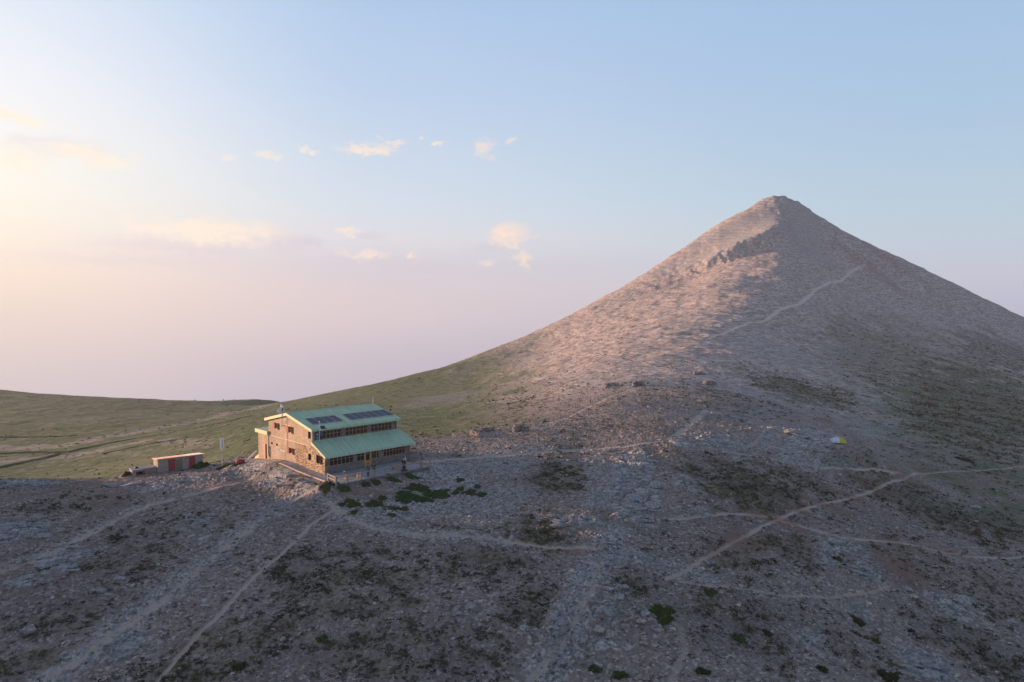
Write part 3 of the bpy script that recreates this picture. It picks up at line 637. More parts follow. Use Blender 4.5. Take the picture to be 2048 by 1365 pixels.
# eave and verge trims (each a few mm proud of the slab)
def trim(poly_yz,x0,x1,m,par): return MB().prism_x(poly_yz,x0,x1).build('fascia',m,par)
trim([(2.83,5.70),(2.86,5.40),(2.97,5.40),(2.94,5.60)],-.30,14.30,m_roof,r1)
trim([(-.57,2.48),(-.54,2.20),(-.43,2.20),(-.46,2.40)],-.22,14.45,m_roof,r2)
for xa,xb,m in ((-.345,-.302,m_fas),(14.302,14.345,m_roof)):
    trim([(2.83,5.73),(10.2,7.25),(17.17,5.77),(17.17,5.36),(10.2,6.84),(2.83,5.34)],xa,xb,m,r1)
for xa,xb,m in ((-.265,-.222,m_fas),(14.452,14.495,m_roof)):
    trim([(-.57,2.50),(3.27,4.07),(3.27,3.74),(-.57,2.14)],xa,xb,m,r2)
MB().prism_x([(10.0,7.20),(10.2,7.28),(10.4,7.20),(10.2,7.16)],-.30,14.30).build('ridge_cap',m_roof,r1)
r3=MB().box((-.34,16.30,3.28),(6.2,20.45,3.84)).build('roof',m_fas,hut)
for a,b in ((.34,1.62),(4.42,5.12),(8.77,9.37),(13.05,13.84)): MB().box((a,3.12,4.06),(b,3.298,4.11)).build('flashing',m_alu,hut)
mb=MB(); mb.box((.34,3.16,3.98),(13.84,3.297,4.055)); mb.build('flashing',m_roof,hut)
# windows
def window(mp,s0,s1,z0,z1,cols,split=.58,m=m_wood,w=.055,dep=.10,par=hut,name='window'):
    mb=MB()
    def bx(a,b,c,d,d0=dep-.04,d1=dep+.05):
        p=mp(a,d0,c); q=mp(b,d1,d); lo=tuple(min(p[i],q[i]) for i in range(3)); hi=tuple(max(p[i],q[i]) for i in range(3)); mb.box(lo,hi)
    bx(s0,s0+w,z0,z1); bx(s1-w,s1,z0,z1); bx(s0+w,s1-w,z0,z0+w); bx(s0+w,s1-w,z1-w,z1)
    for i in range(1,cols):
        c=s0+(s1-s0)*i/cols; bx(c-w/2,c+w/2,z0+w,z1-w)
    if split:
        zc=z0+(z1-z0)*split
        for i in range(cols):
            a=s0+(s1-s0)*i/cols+w/2; b=s0+(s1-s0)*(i+1)/cols-w/2
            if i==0:a=s0+w
            if i==cols-1:b=s1-w
            bx(a,b,zc-w*.4,zc+w*.4)
    f=mb.build(name,m,par)
    g=MB(); p=mp(s0+w*.5,dep+.005,z0+w*.5); q=mp(s1-w*.5,dep+.02,z1-w*.5); g.box(tuple(min(p[i],q[i]) for i in range(3)),tuple(max(p[i],q[i]) for i in range(3))); g.build('pane',m_glass,f)
    return f
window(fr,.73,4.36,1.0,2.3,6); window(fr,4.95,6.13,1.0,2.3,2); window(fr,7.27,8.53,1.0,2.3,3); window(fr,9.3,13.02,1.0,2.3,7)
for a,b,c,d in UW: window(fu,a,b,c,d,6,.56)
for (a,b,c,d) in (G1+G2+G3[:3]): window(gab,a,b,c,d,1,0,m_dark if (a<5) else m_wood,.06,.14)
for (a,b,c,d) in G3[3:]: window(gab,a,b,c,d,1,0,m_dark,.04,.16,name='vent_opening')
# front door
dr=MB(); dr.box((6.13,.05,-.02),(6.30,.20,2.3)); dr.box((7.10,.05,-.02),(7.27,.20,2.3)); dr.box((6.30,.05,2.2),(7.10,.20,2.3)); dr.box((6.30,.08,0.0),(7.10,.15,.95)); dr.box((6.30,.08,.95),(6.40,.15,2.2)); dr.box((7.0,.08,.95),(7.10,.15,2.2)); dr.box((6.40,.08,1.78),(7.0,.15,1.86))
do=dr.build('door',m_wood,hut); MB().box((6.40,.10,.95),(7.0,.12,2.2)).build('pane',m_glass,do); MB().tube([(7.04,.08,1.0),(7.04,.02,1.0),(6.94,.02,1.0)],.012,6).build('handle',m_grm,do)
# orange shutters, held open at an angle
def shutter(y,side,z0,z1,w,deg):
    a=math.radians(deg); dy=side*w*math.cos(a); dx=-w*math.sin(a)
    e=np.array([dx,dy]); nrm=np.array([-dy,dx])/w*.018; b=np.array([-.02,y]); q=[b-nrm,b+nrm,b+e+nrm,b+e-nrm]
    mb=MB(); mb.hexa([(p[0],p[1],z0) for p in q]+[(p[0],p[1],z1) for p in q])
    for k in (.2,.8):
        z=z0+(z1-z0)*k; c=b+nrm*1.6; mb.hexa([(p[0],p[1],z-.04) for p in (b-nrm*1.6,b+nrm*1.6,b+e+nrm*1.6,b+e-nrm*1.6)]+[(p[0],p[1],z+.04) for p in (b-nrm*1.6,b+nrm*1.6,b+e+nrm*1.6,b+e-nrm*1.6)])
    mb.build('shutter',m_shut,hut)
for (a,b,c,d) in (G3[0],G3[1],G3[2]):
    shutter(b+.03,1,c-.02,d+.04,.45,12); shutter(a-.03,-1,c-.02,d+.04,.45,24)
shutter(1.08,-1,1.25,2.38,.30,30)
wd=MB().box((-.03,17.62,-.48),(.03,18.15,1.76)).build('door',m_shut,hut); MB().box((.16,17.19,-.48),(.20,17.60,1.74)).build('door_leaf',m_dark,wd)
MB().box((-.012,9.6,5.36),(.01,11.0,5.44)).build('lintel',m_cable,hut)
# pipes and cables on the gable
MB().tube([(-.04,16.42,3.36),(-.06,12,3.30),(-.05,8,3.33),(-.05,3.9,3.30)],.035,6).build('cable',m_cable,hut)
MB().tube([(-.06,16.5,3.25),(-.06,16.5,.3),(-.10,15.9,-.1)],.04,6).build('downpipe',m_grm,hut)
MB().tube([(-.06,10.45,5.5),(-.06,10.45,1.6)],.03,6).build('downpipe',m_grm,hut)
MB().tube([(-.05,10.45,5.45),(-.05,9.2,5.5),(-.05,9.0,4.2)],.018,6).build('cable',m_grm,hut)
MB().tube([(-.04,11.2,1.5),(-.04,11.2,-.1)],.015,6).build('cable',m_grm,hut)
mb=MB(); mb.box((-.025,13.0,1.40),(.005,13.7,1.62)); mb.box((-.025,13.62,1.46),(.005,14.1,1.60)); mb.build('painted_plaque',mat('teal_paint',(.12,.27,.27),.7,noise=.4,nscale=9),hut)
MB().box((-.02,11.15,1.38),(.004,12.82,1.56)).build('painted_plaque',mat('faded_white_paint',(.42,.42,.44),.8,noise=.4,nscale=14),hut)
# mast with dish
MB().tube([(-.42,11.25,5.2),(-.42,11.25,8.25)],.04,8).build('mast',m_grm,hut)
MB().box((-.42,11.2,5.25),(0,11.3,5.32)).build('mast_bracket',m_grm,hut)
mb=MB(); mb.tube([(-.42,11.25,7.92),(-.42,11.25,8.12),(-.42,11.30,8.34)],[.13,.17,.12],10); mb.tube([(-.42,11.0,7.9),(-.42,10.95,8.1)],[.08,.1],8); mb.build('sensor_housing',m_wht,hut,True)
MB().tube([(-.42,11.27,8.34),(-.42,11.3,8.56)],[.07,.05],8).build('sensor_cap',m_blk,hut,True); MB().tube([(-.42,11.1,7.45),(-.42,11.15,7.9)],[.09,.06],8).build('sensor_box',m_blk,hut,True)
def dish(c,r,az):
    V=[(0,0,.0)]; F=[]; k=20
    for i,rr in enumerate((.35,.7,1.)):
        for j in range(k): t=2*math.pi*j/k; V.append((rr*r*math.cos(t),-.28*r*rr*rr,rr*r*math.sin(t)))
    for j in range(k): F.append((0,1+j,1+(j+1)%k))
    for i in range(2):
        for j in range(k): a=1+i*k+j; b=1+i*k+(j+1)%k; F.append((a,a+k,b+k,b))
    mb=MB().add(V,F); o=mb.build('satellite_dish',m_wht,hut,True); s=o.modifiers.new('s','SOLIDIFY'); s.thickness=.02
    o.location=c; o.rotation_euler=(math.radians(18),0,az); MB().tube([(0,0,-.3),(0,-.45,.0)],.015,6).build('feed_arm',m_grm,o)
dish((-.38,11.85,7.42),.44,math.radians(-20))
MB().tube([(14.2,10.2,7.2),(14.25,10.2,8.35)],[.02,.01],6).build('whip_antenna',m_wht,hut)
mb=MB(); mb.tube([(14.5,5.8,5.95),(14.5,5.8,6.65)],.025,6); mb.tube([(14.5,5.8,6.6),(14.5,5.8,6.78)],[.12,.14],8); mb.build('floodlight',m_blk,hut)
MB().box((13.9,4.7,6.06),(14.2,5.0,6.24)).build('floodlight',m_blk,hut)
# weather station on the front left corner
MB().tube([(.75,2.70,3.95),(.75,2.70,6.62)],.03,8).build('mast',m_wht,hut)
mb=MB(); mb.tube([(.75,2.70,6.62),(.75,2.70,6.80)],[.07,.05],8); mb.build('sensor_housing',m_wht,hut,True)
p=MB().hexa([(.85,2.35,5.72),(1.5,2.35,5.72),(1.5,2.75,6.05),(.85,2.75,6.05),(.85,2.34,5.76),(1.5,2.34,5.76),(1.5,2.74,6.09),(.85,2.74,6.09)]).build('solar_panel',m_blk,hut)
mb=MB(); mb.box((.80,2.55,5.50),(1.15,2.85,5.70)); mb.tube([(.75,2.7,5.6),(1.3,2.6,5.62)],.02,6); mb.build('sensor_housing',m_wht,hut)
MB().hexa([(.70,2.80,4.72),(1.35,2.80,4.72),(1.35,3.10,5.32),(.70,3.10,5.32),(.70,2.77,4.75),(1.35,2.77,4.75),(1.35,3.07,5.35),(.70,3.07,5.35)]).build('solar_panel',mat('grey_blue_panel',(.06,.07,.12),.4),hut)
MB().box((.50,2.95,4.15),(.95,3.29,4.75)).build('equipment_box',mat('grey_box',(.13,.15,.18),.5),hut,bevel=.02)
MB().box((1.02,2.98,4.15),(1.4,3.28,4.45)).build('equipment_box',m_blk,hut,bevel=.02)
MB().tube([(.45,2.9,4.95),(.65,2.9,4.95)],[.06,.06],8).build('sensor_housing',m_wht,hut)
# small lamps by the windows and drain spots
for x in (4.62,8.95): MB().box((x,-.14,1.95),(x+.2,-.01,2.08)).build('wall_lamp',m_blk,hut,bevel=.02)
# solar panels on the upper roof
def on_roof(x,y,h): return (x,y,5.68+(y-2.85)*.2068+h)
def panels(x0,x1,n,y0,y1):
    w=(x1-x0)/n
    for i in range(n):
        a=x0+w*i+.035; b=x0+w*(i+1)-.035
        f=MB().hexa([on_roof(a,y0,.07),on_roof(b,y0,.07),on_roof(b,y1,.07),on_roof(a,y1,.07),on_roof(a,y0,.11),on_roof(b,y0,.11),on_roof(b,y1,.11),on_roof(a,y1,.11)]).build('solar_panel',m_alu,hut)
        e=.025; MB().hexa([on_roof(a+e,y0+e,.108),on_roof(b-e,y0+e,.108),on_roof(b-e,y1-e,.108),on_roof(a+e,y1-e,.108),on_roof(a+e,y0+e,.116),on_roof(b-e,y0+e,.116),on_roof(b-e,y1-e,.116),on_roof(a+e,y1-e,.116)]).build('cell_sheet',m_cell,f)
panels(.85,5.6,4,4.5,7.0); panels(6.8,14.1,6,4.4,7.0)
MB().box((.5,-.03,1.9),(.6,-.02,2.0))
# ------------------------------------------------------------------ terrace, walkway, retaining wall, fences
te=empty('terrace',tuple(HO),HA,kind='structure')
MB().box((-1.60,-5.62,-.22),(12.7,-.004,0.0)).build('paving',m_conc,te)
wk=MB(); ys=np.linspace(0,9.5,20)
for a,b in zip(ys[:-1],ys[1:]):
    za=float(np.interp(a,GY,GH))+.05; zb=float(np.interp(b,GY,GH))+.05
    wk.hexa([(-1.60,a,za-.3),(-.004,a,za-.3),(-.004,b,zb-.3),(-1.60,b,zb-.3),(-1.60,a,za),(-.004,a,za),(-.004,b,zb),(-1.60,b,zb)])
o=empty('pavement',tuple(HO),HA,kind='structure'); wk.build('walkway',m_conc,o)
mb=MB()
for a,b in zip(ys[:-1],ys[1:]):
    za=float(np.interp(a,GY,GH)); zb=float(np.interp(b,GY,GH))
    mb.hexa([(-1.82,a,za-.4),(-1.605,a,za-.4),(-1.605,b,zb-.4),(-1.82,b,zb-.4),(-1.82,a,za+.13),(-1.605,a,za+.13),(-1.605,b,zb+.13),(-1.82,b,zb+.13)])
mb.box((-1.82,-5.6,-.5),(-1.605,-.002,.08))
c=mb.build('kerb',mat('sandstone_kerb',(.42,.32,.24),.9,noise=.3,nscale=3,bump=.5)); c.location=tuple(HO); c.rotation_euler=(0,0,HA); c['kind']='structure'
def place_local(o): o.location=tuple(HO); o.rotation_euler=(0,0,HA); return o
mb=MB(); rr_=random.Random(3)
x=-1.8
while x<12.9:
    w=rr_.uniform(.3,.65)
    for z0,z1 in ((-.95,-.62),(-.61,-.30),(-.29,-.03)):
        j=rr_.uniform(-.05,.05); mb.hexa([(x+.01,-5.95+j,z0),(x+w-.01,-5.95+j+rr_.uniform(-.03,.03),z0),(x+w-.01,-5.63,z0),(x+.01,-5.63,z0),(x+.02,-5.93+j,z1-.01),(x+w-.03,-5.92+j,z1-rr_.uniform(.0,.05)),(x+w-.02,-5.63,z1),(x+.02,-5.63,z1)])
    x+=w
o=place_local(mb.build('retaining_wall',m_gry,bevel=0)); tag(o,'low grey dry stone retaining wall along the front edge of the terrace','wall')
def post_mb(x,y,z0,z1,w=.12): return MB().box((x-w,y-w*.8,z0),(x+w,y+w*.8,z1))
fe=empty('wooden_fence',tuple(HO),HA,label='weathered timber post and rail fence along the front edge of the terrace',cat='fence')
PX=[(-1.75,-5.80,-.9,1.05,.12),(-.15,-5.75,-.7,1.0,.13),(1.52,-5.75,-.5,1.0,.10),(1.86,-5.75,-.5,1.0,.10),(3.85,-5.72,-.4,1.0,.13),(5.75,-5.72,-.4,1.0,.12),(7.85,-5.72,-.4,1.0,.14),(11.5,-5.72,-.4,1.0,.11),(11.75,-5.72,-.4,.95,.05)]
for x,y,a,b,w in PX: post_mb(x,y,a,b,w).build('post',m_post,fe,bevel=.02)
def rail(par,a,b,sag=0,h=.05,d=.07):
    mb=MB(); a=np.array(a);b=np.array(b); m_=(a+b)/2-np.array([0,0,sag]); mb.tube([a,m_,b],d,6); return mb.build('rail',m_post,par)
seq=[(-1.75,.86),(-.15,.90),(1.7,.92),(3.85,.90),(5.75,.93),(7.85,.92),(9.7,.88),(11.6,.9)]
for (a,za),(b,zb) in zip(seq[:-1],seq[1:]): rail(fe,(a,-5.86,za),(b,-5.86,zb),rr_.uniform(0,.04))
fs=empty('wooden_fence',tuple(HO),HA,label='short timber gate-like fence section with two rails at the left end of the terrace',cat='fence')
post_mb(-1.45,-3.4,-.1,1.05,.11).build('post',m_post,fs,bevel=.02); post_mb(-1.72,-5.35,-.4,1.1,.05).build('post',m_post,fs)
rail(fs,(-1.47,-3.45,.90),(-1.73,-5.6,.92)); rail(fs,(-1.47,-3.45,.50),(-1.73,-5.6,.52))
fp=empty('wooden_post',tuple(HO),HA,label='lone tall timber post past the right end of the terrace',cat='post')
post_mb(12.6,-6.4,-1.0,1.25,.09).build('post_shaft',m_post,fp,bevel=.02)
def bench(x,y,L,label):
    e=empty('wooden_bench',(*hut_xy(x,y),HZ),HA,label=label,cat='bench',group='benches on the terrace')
    MB().box((0,-.22,.40),(L,.22,.47)).build('seat',m_bench,e,bevel=.01)
    for q in (.25,L-.25): MB().box((q-.05,-.2,0),(q+.05,.2,.398)).build('leg',m_bench,e)
bench(.35,-4.0,2.2,'brown wooden bench behind the left stretch of terrace fence')
bench(7.9,-3.9,2.4,'brown wooden bench on the terrace left of the two people standing together')
t=empty('tap_stand',(*hut_xy(-.05,-4.9),HZ),HA,label='thin grey pipe stand behind the terrace fence near the left hut corner',cat='tap')
MB().tube([(0,0,0),(0,0,1.45)],.035,8).build('pipe',m_grm,t); MB().tube([(0,0,1.3),(0,-.15,1.3),(0,-.18,1.22)],.025,6).build('spout',m_wht,t)
# ------------------------------------------------------------------ shed
SZ=float(SO[2])+.05
sh=empty('tool_shed',(SO[0],SO[1],SZ),SA,label='long low shed with rust coloured sheet roof and two dark red doors',cat='shed')
def shroof(y): return 2.02-.115*y
MB().prism_x([(0,-.6),(0,shroof(0)-.06),(3.0,shroof(3)-.06),(3.0,-.6)],0,6.6).build('wall',m_shed,sh)
def sheet(x0,x1,m):
    mb=MB(); mb.prism_x([(-.22,shroof(-.22)+.05),(3.2,shroof(3.2)+.05),(3.2,shroof(3.2)-.05),(-.22,shroof(-.22)-.05)],x0,x1)
    n=int((x1-x0)/.22)
    for i in range(n):
        x=x0+(i+.5)*(x1-x0)/n; mb.hexa([(x-.05,-.22,shroof(-.22)+.052),(x+.05,-.22,shroof(-.22)+.052),(x+.05,3.2,shroof(3.2)+.052),(x-.05,3.2,shroof(3.2)+.052),(x-.03,-.22,shroof(-.22)+.085),(x+.03,-.22,shroof(-.22)+.085),(x+.03,3.2,shroof(3.2)+.085),(x-.03,3.2,shroof(3.2)+.085)])
    return mb.build('roof',m,sh)
sheet(-.18,4.3,m_rust); sheet(4.303,6.85,m_pale)
for a,b in ((1.5,2.45),(4.5,5.42)):
    d=MB().box((a,-.04,-.3),(b,-.005,1.78 if a<2 else 1.82)).build('door',m_redm,sh)
    MB().box((a+.03,-.055,.2),(b-.03,-.041,.26)).build('batten',m_redm,d)
MB().box((2.5,-.02,.0),(3.5,-.004,1.62)).build('board_panel',m_olive,sh)
mb=MB(); mb.tube([(-.15,-.15,1.95),(-.15,-.15,0)],.03,6); mb.build('downpipe',m_grm,sh)
tk=empty('concrete_bunker',(SO[0],SO[1],SZ-.3),SA,label='low flat concrete block with a dark opening beside the shed',cat='bunker')
mb=MB(); mb.box((-3.5,0.05,-.6),(-3.0,2.4,1.0)); mb.box((-3.0,.9,-.6),(-2.0,2.4,1.0)); mb.box((-2.0,.05,-.6),(-1.85,2.4,1.0)); mb.box((-3.0,.05,.82),(-2.0,.9,1.0)); mb.box((-1.85,.7,-.6),(-.05,2.5,.98)); mb.build('wall',m_shed,tk)
MB().box((-3.56,-.02,1.003),(-1.8,2.46,1.12)).build('lid',m_conc,tk); MB().box((-1.795,.64,.983),(-.02,2.56,1.09)).build('lid',m_conc,tk)
mb=MB(); mb.tube([(-2.9,-.02,-.3),(-2.7,-.02,.8)],.04,6); mb.tube([(-2.9,-.02,.75),(-2.5,-.02,-.2)],.03,6); mb.box((-1.99,-.02,-.4),(-1.86,.04,.9)); mb.build('red_bracket',m_redm,tk)
MB().box((-2.98,.85,-.5),(-2.02,.895,.8)).build('opening',m_dark,tk)
bgx=SO[0]+math.cos(SA)*-2.7-math.sin(SA)*1.3; bgy=SO[1]+math.sin(SA)*-2.7+math.cos(SA)*1.3
# ------------------------------------------------------------------ rocks
def ico(sub):
    import bmesh
    bm=bmesh.new(); bmesh.ops.create_icosphere(bm,subdivisions=sub,radius=1); V=np.array([v.co[:] for v in bm.verts]); F=np.array([[v.index for v in f.verts] for f in bm.faces]); bm.free(); return V,F
I1,I3=ico(1),ico(4)
I0=(I1[0],I1[1])
def rock_shape(seed,V,rough=.7):
    r=np.random.default_rng(seed); P=V.copy()
    for _ in range(9):       # chop with planes for a fractured look
        n=r.normal(size=3); n/=np.linalg.norm(n); d=r.uniform(.55,.85); s=P@n; k=s>d; P[k]-=np.outer(s[k]-d,n)
    P*=(1+rough*.35*fbm(P[:,0]*1.7+seed,P[:,1]*1.7,P[:,2]*1.7,4)[:,None]); return P
def rock_mat(nm,a,b):
    m=mat(nm,a,.92,noise=.3,nscale=3.2,bump=.8,col2=b); return m
m_rk=rock_mat('grey_limestone',(.20,.19,.185),(.42,.395,.38)); m_rk2=rock_mat('warm_limestone',(.25,.20,.175),(.47,.40,.35)); m_rk3=rock_mat('red_limestone',(.25,.14,.10),(.40,.27,.20)); m_rkb=rock_mat('pale_limestone',(.17,.158,.152),(.37,.345,.335))
def boulder(u,v,wpx,hpx,label,seed,m=m_rk,flat=.55,rz=None,group='boulders on the slope'):
    p=ground(u,v); d=p[1]; w=wpx/1365*d/2
    V=rock_shape(seed,I3[0]); r=np.random.default_rng(seed+99); a=r.uniform(0,3.14) if rz is None else math.radians(rz)
    V=V*np.array([w,w*r.uniform(.6,.9),max(w*flat,hpx/1365*d/2*1.0)]); c,s=math.cos(a)*1,math.sin(a); 
    if rz is None: c,s=1,0
    V=np.stack([V[:,0]*c-V[:,1]*s,V[:,0]*s+V[:,1]*c,V[:,2]],1)
    o=mesh_np('boulder',V,I3[1],m); o.location=(p[0],p[1],gz(p[0],p[1])+float(V[:,2].max())*.10)
    # flat-shaded facets with noise relief
    return tag(o,label,'boulder',group)
BL=[(1208,1228,50,34,'largest pale boulder right of the foreground gully path',m_rkb,.5),
(1160,1283,42,36,'blue grey wedge boulder below the largest foreground boulder at the gully path',m_rkb,.6),
(1196,1262,34,20,'tan boulder between the largest boulder and the blue grey wedge',m_rk2,.5),(1222,1270,34,24,'rounded tan boulder just right of the tan one under the largest boulder',m_rk2,.6),
(1246,1176,24,18,'upper pale boulder above the largest foreground boulder',m_rkb,.6),(1236,1196,30,20,'cracked boulder directly above the largest foreground boulder',m_rk,.5),(1218,1178,22,10,'thin flat boulder beside the upper pale boulder',m_rk,.4),
(1280,1243,24,14,'pinkish low boulder left of the bright green cushion shrub',m_rk2,.5),(1290,1228,22,14,'grey boulder touching the bright green cushion shrub',m_rk,.5),
(1395,1020,38,18,'long pale slab boulder beside the left end of the red trail fork',m_rkb,.4),(1412,1030,20,10,'small slab just below the long pale slab at the trail fork',m_rk,.4),
(1300,1015,50,30,'rounded end boulder of the pale ledge above the red trail',m_rk,.5),(1315,975,34,16,'jutting ledge block on the right edge of the pale outcrop',m_rk,.4),
(1653,1107,30,32,'tall grey boulder left of the bare red earth patch',m_rkb,.7),(1672,1086,32,14,'flat grey boulder above the tall grey one near the red earth',m_rk,.4),
(1824,1193,22,12,'pale oval boulder at the lower end of the red earth patch',m_rk2,.5),(1815,1179,20,12,'grey boulder resting against the pale oval one under the red earth',m_rk,.6),
(1924,1206,36,32,'bulky boulder right of the red earth patch',m_rk,.7),(1960,1228,20,13,'small round boulder right of the bulky one near the right edge',m_rk2,.6),
(1606,1170,18,18,'upright boulder on the thin track in the lower right slope',m_rk,.8),(1622,1281,30,16,'low pale boulder in the lower right slope above the dark olive cushion',m_rk,.5),
(1634,1036,20,16,'pale block just right of the red trail crossing',m_rkb,.6),(1837,1325,50,20,'wide bedrock boulder at the bottom right',m_rkb,.4),(1860,1353,42,24,'bottom edge boulder near the lower right corner',m_rk,.6),
(1950,1015,26,10,'flat pale stone alone on the dark slope at the far right',m_rk,.3),(1425,1125,12,8,'small white stone on the lower end of the red trail',m_rkb,.5),(1441,1187,12,10,'small round pale stone below the red trail end',m_rk2,.7),
(198,1183,26,18,'pale triangular slab between the two left tracks',m_rkb,.5),(60,1263,38,20,'light grey boulder low on the far left slope',m_rkb,.5),(100,1130,60,18,'broad tilted slab beside the upper left track',m_rk,.3),(37,1168,40,14,'blue grey slab under the upper left track near the left edge',m_rkb,.3),(240,1156,24,9,'thin dark edged slab above the pale triangular slab',m_rk,.3),
(75,1040,36,12,'highest pale block of the row at the left edge',m_rkb,.5),(44,1053,30,12,'middle pale block of the row at the left edge',m_rk,.5),(8,1076,26,12,'lowest block of the row cut by the left edge',m_rkb,.5),
(737,1167,15,14,'lone square stone in the dark scree below the hut',m_rkb,.8),(913,1228,22,16,'left one of three pale stones in the lower middle scree',m_rkb,.6),(940,1215,22,18,'right one of three pale stones in the lower middle scree',m_rk,.6),(926,1245,16,10,'bottom one of three pale stones in the lower middle scree',m_rkb,.6),
(1702,706,22,14,'pale tilted block high on the shadowed mountain flank',m_rk2,.5),(1579,866,34,12,'long pinkish boulder left above the tent',m_rk2,.35),(1649,840,24,12,'reddish boulder just above the tent',m_rk3,.5),(1625,838,20,16,'grey block left of the reddish boulder above the tent',m_rk,.6),
(1746,808,16,10,'left of two stones in the scree high right of the tent',m_rk2,.6),(1766,809,18,9,'right of two stones in the scree high right of the tent',m_rk,.5),
(1532,770,12,8,'small sunlit rock right of the stone windbreaks on the saddle',m_rk2,.6)]
for i,(u,v,w,h,lb,m,fl) in enumerate(BL): boulder(u,v,w,h,lb,100+i*7,m,fl)
I2=ico(3)
def outcrop(u,v,wpx,vpx,n,label,seed,m=m_rk,ang=8,sc=1.0):
    c0=ground(u,v); r=np.random.default_rng(seed); Vs=[];Fs=[];k=0
    for i in range(n):
        p=ground(u+r.uniform(-.5,.5)*wpx,v+(i/(n-1)-.5)*vpx+r.uniform(-3,3)); L=r.uniform(.7,1.7)*sc; V=rock_shape(seed*31+i,I2[0],.5)*np.array([L,L*r.uniform(.28,.5),L*r.uniform(.16,.30)])
        a=math.radians(ang+r.normal(0,9)); t=math.radians(r.normal(6,5)); x=V[:,0]*math.cos(t)+V[:,2]*math.sin(t); z=-V[:,0]*math.sin(t)+V[:,2]*math.cos(t)
        Vs.append(np.stack([x*math.cos(a)-V[:,1]*math.sin(a)+p[0],x*math.sin(a)+V[:,1]*math.cos(a)+p[1],z+p[2]+.02],1)); Fs.append(I2[1]+k); k+=len(V)
    nr,na=14,48; ex=(ground(u+wpx*.5,v)-ground(u-wpx*.5,v))*.5; ey=(ground(u,v-vpx*.5)-ground(u,v+vpx*.5))*.5
    th=np.tile(np.linspace(0,2*math.pi,na,endpoint=False),nr); fr=np.repeat(np.arange(1,nr+1)/nr,na)*1.15*(1+.3*np.sin(3*th+seed)+.2*np.sin(7*th+2*seed)+.1*np.sin(13*th))
    gx=np.r_[c0[0],c0[0]+fr*(ex[0]*np.cos(th)+ey[0]*np.sin(th))]; gy=np.r_[c0[1],c0[1]+fr*(ex[1]*np.cos(th)+ey[1]*np.sin(th))]
    nz_=fbm(gx/1.3+gy*.2,gy/.6,gx*0+seed,4,.6); gzz=height(gx,gy)-.10+.42*np.maximum(nz_,-.2)*sc; gzz[-na:]-=.4
    G=list(np.stack([gx,gy,gzz],1))
    GF=[(0,1+j,1+(j+1)%na) for j in range(na)]
    for i in range(nr-1):
        for j in range(na): a_=1+i*na+j; b_=1+i*na+(j+1)%na; GF+= [(a_,a_+na,b_+na),(a_,b_+na,b_)]
    Vs.append(np.array(G)); Fs.append(np.array(GF)+k)
    V=np.concatenate(Vs)-c0; o=mesh_np('rock_outcrop',V,np.concatenate(Fs),m); o.location=tuple(c0); return tag(o,label,'outcrop','bedrock outcrops')
OL=[(1262,925,90,40,16,'upper part of the pale layered rib in the middle of the slope',m_rk,4,.75),(1268,965,80,34,16,'middle part of the pale layered rib in the middle of the slope',m_rkb,4,.8),(1288,1005,60,34,12,'lower end of the pale layered rib, above the long slab at the trail',m_rk,6,.9),
(1150,1042,110,18,11,'low pale ledge left of the lower end of the layered rib',m_rkb,2,.8),(1262,1036,60,12,7,'pale ledge just under the layered rib',m_rkb,0,.8),(1250,1117,110,16,10,'thin ledge band slanting down right of the gully path junction',m_rkb,-25,.6),(1120,1275,50,100,14,'broken bedrock strip left of the gully path near the bottom',m_rkb,60,.6),(1225,1150,60,24,6,'small ledge between the slanting band and the large boulders',m_rk,-10,.5),
(1425,885,90,22,12,'grey bedrock steps beside the bend of the path',m_rkb,-15,.9),(1335,880,70,10,6,'tan bedrock at the high point of the path',m_rk2,5,.8),(1590,862,140,30,14,'grey bedrock shelf left of the tent',m_rk,-18,1.0),(1500,830,150,30,12,'dark edged ledges on the shoulder left above the tent',m_rk,-6,1.2),(1745,850,90,34,10,'stony shelf right above the tent',m_rk,-28,.9),
(1725,1135,70,34,9,'grey bedrock left of the bare red earth',m_rkb,-30,.8),(1650,1125,36,40,6,'cracked bedrock under the tall grey boulder by the red earth',m_rk,-20,.6),(1850,1335,110,34,9,'bedrock outcrop in the bottom right corner area',m_rkb,-20,.6),
(45,1062,90,24,9,'pale bedrock row at the left edge',m_rkb,35,.7),(110,1130,90,26,8,'tilted bedrock slabs beside the upper left track',m_rk,25,.6),(170,1100,90,20,7,'thin bedrock slabs right of the tilted slabs by the upper left track',m_rkb,25,.6),(300,968,160,12,10,'bluish ledges below the shed on the ridge edge',m_rkb,8,.9),(55,967,120,7,9,'bedrock ledges on the ridge crest at the far left',m_rkb,6,.9),
(560,1020,60,22,7,'pale slabs on the track below the hut corner',m_rkb,30,.6),(590,965,80,18,8,'pale flat rocks left of the terrace fence',m_rkb,20,.6),(430,1120,50,40,7,'slabs in the middle of the main left track',m_rkb,50,.5),(240,1290,50,60,8,'slabs along the lower part of the main left track',m_rkb,50,.45),(400,1040,60,16,7,'bluish slabs between the two upper left tracks',m_rkb,22,.6)]
for i,(u,v,w,h,n,lb,m,an,sc_) in enumerate(OL): outcrop(u,v,w,h,n,lb,900+i,m,an,sc_)
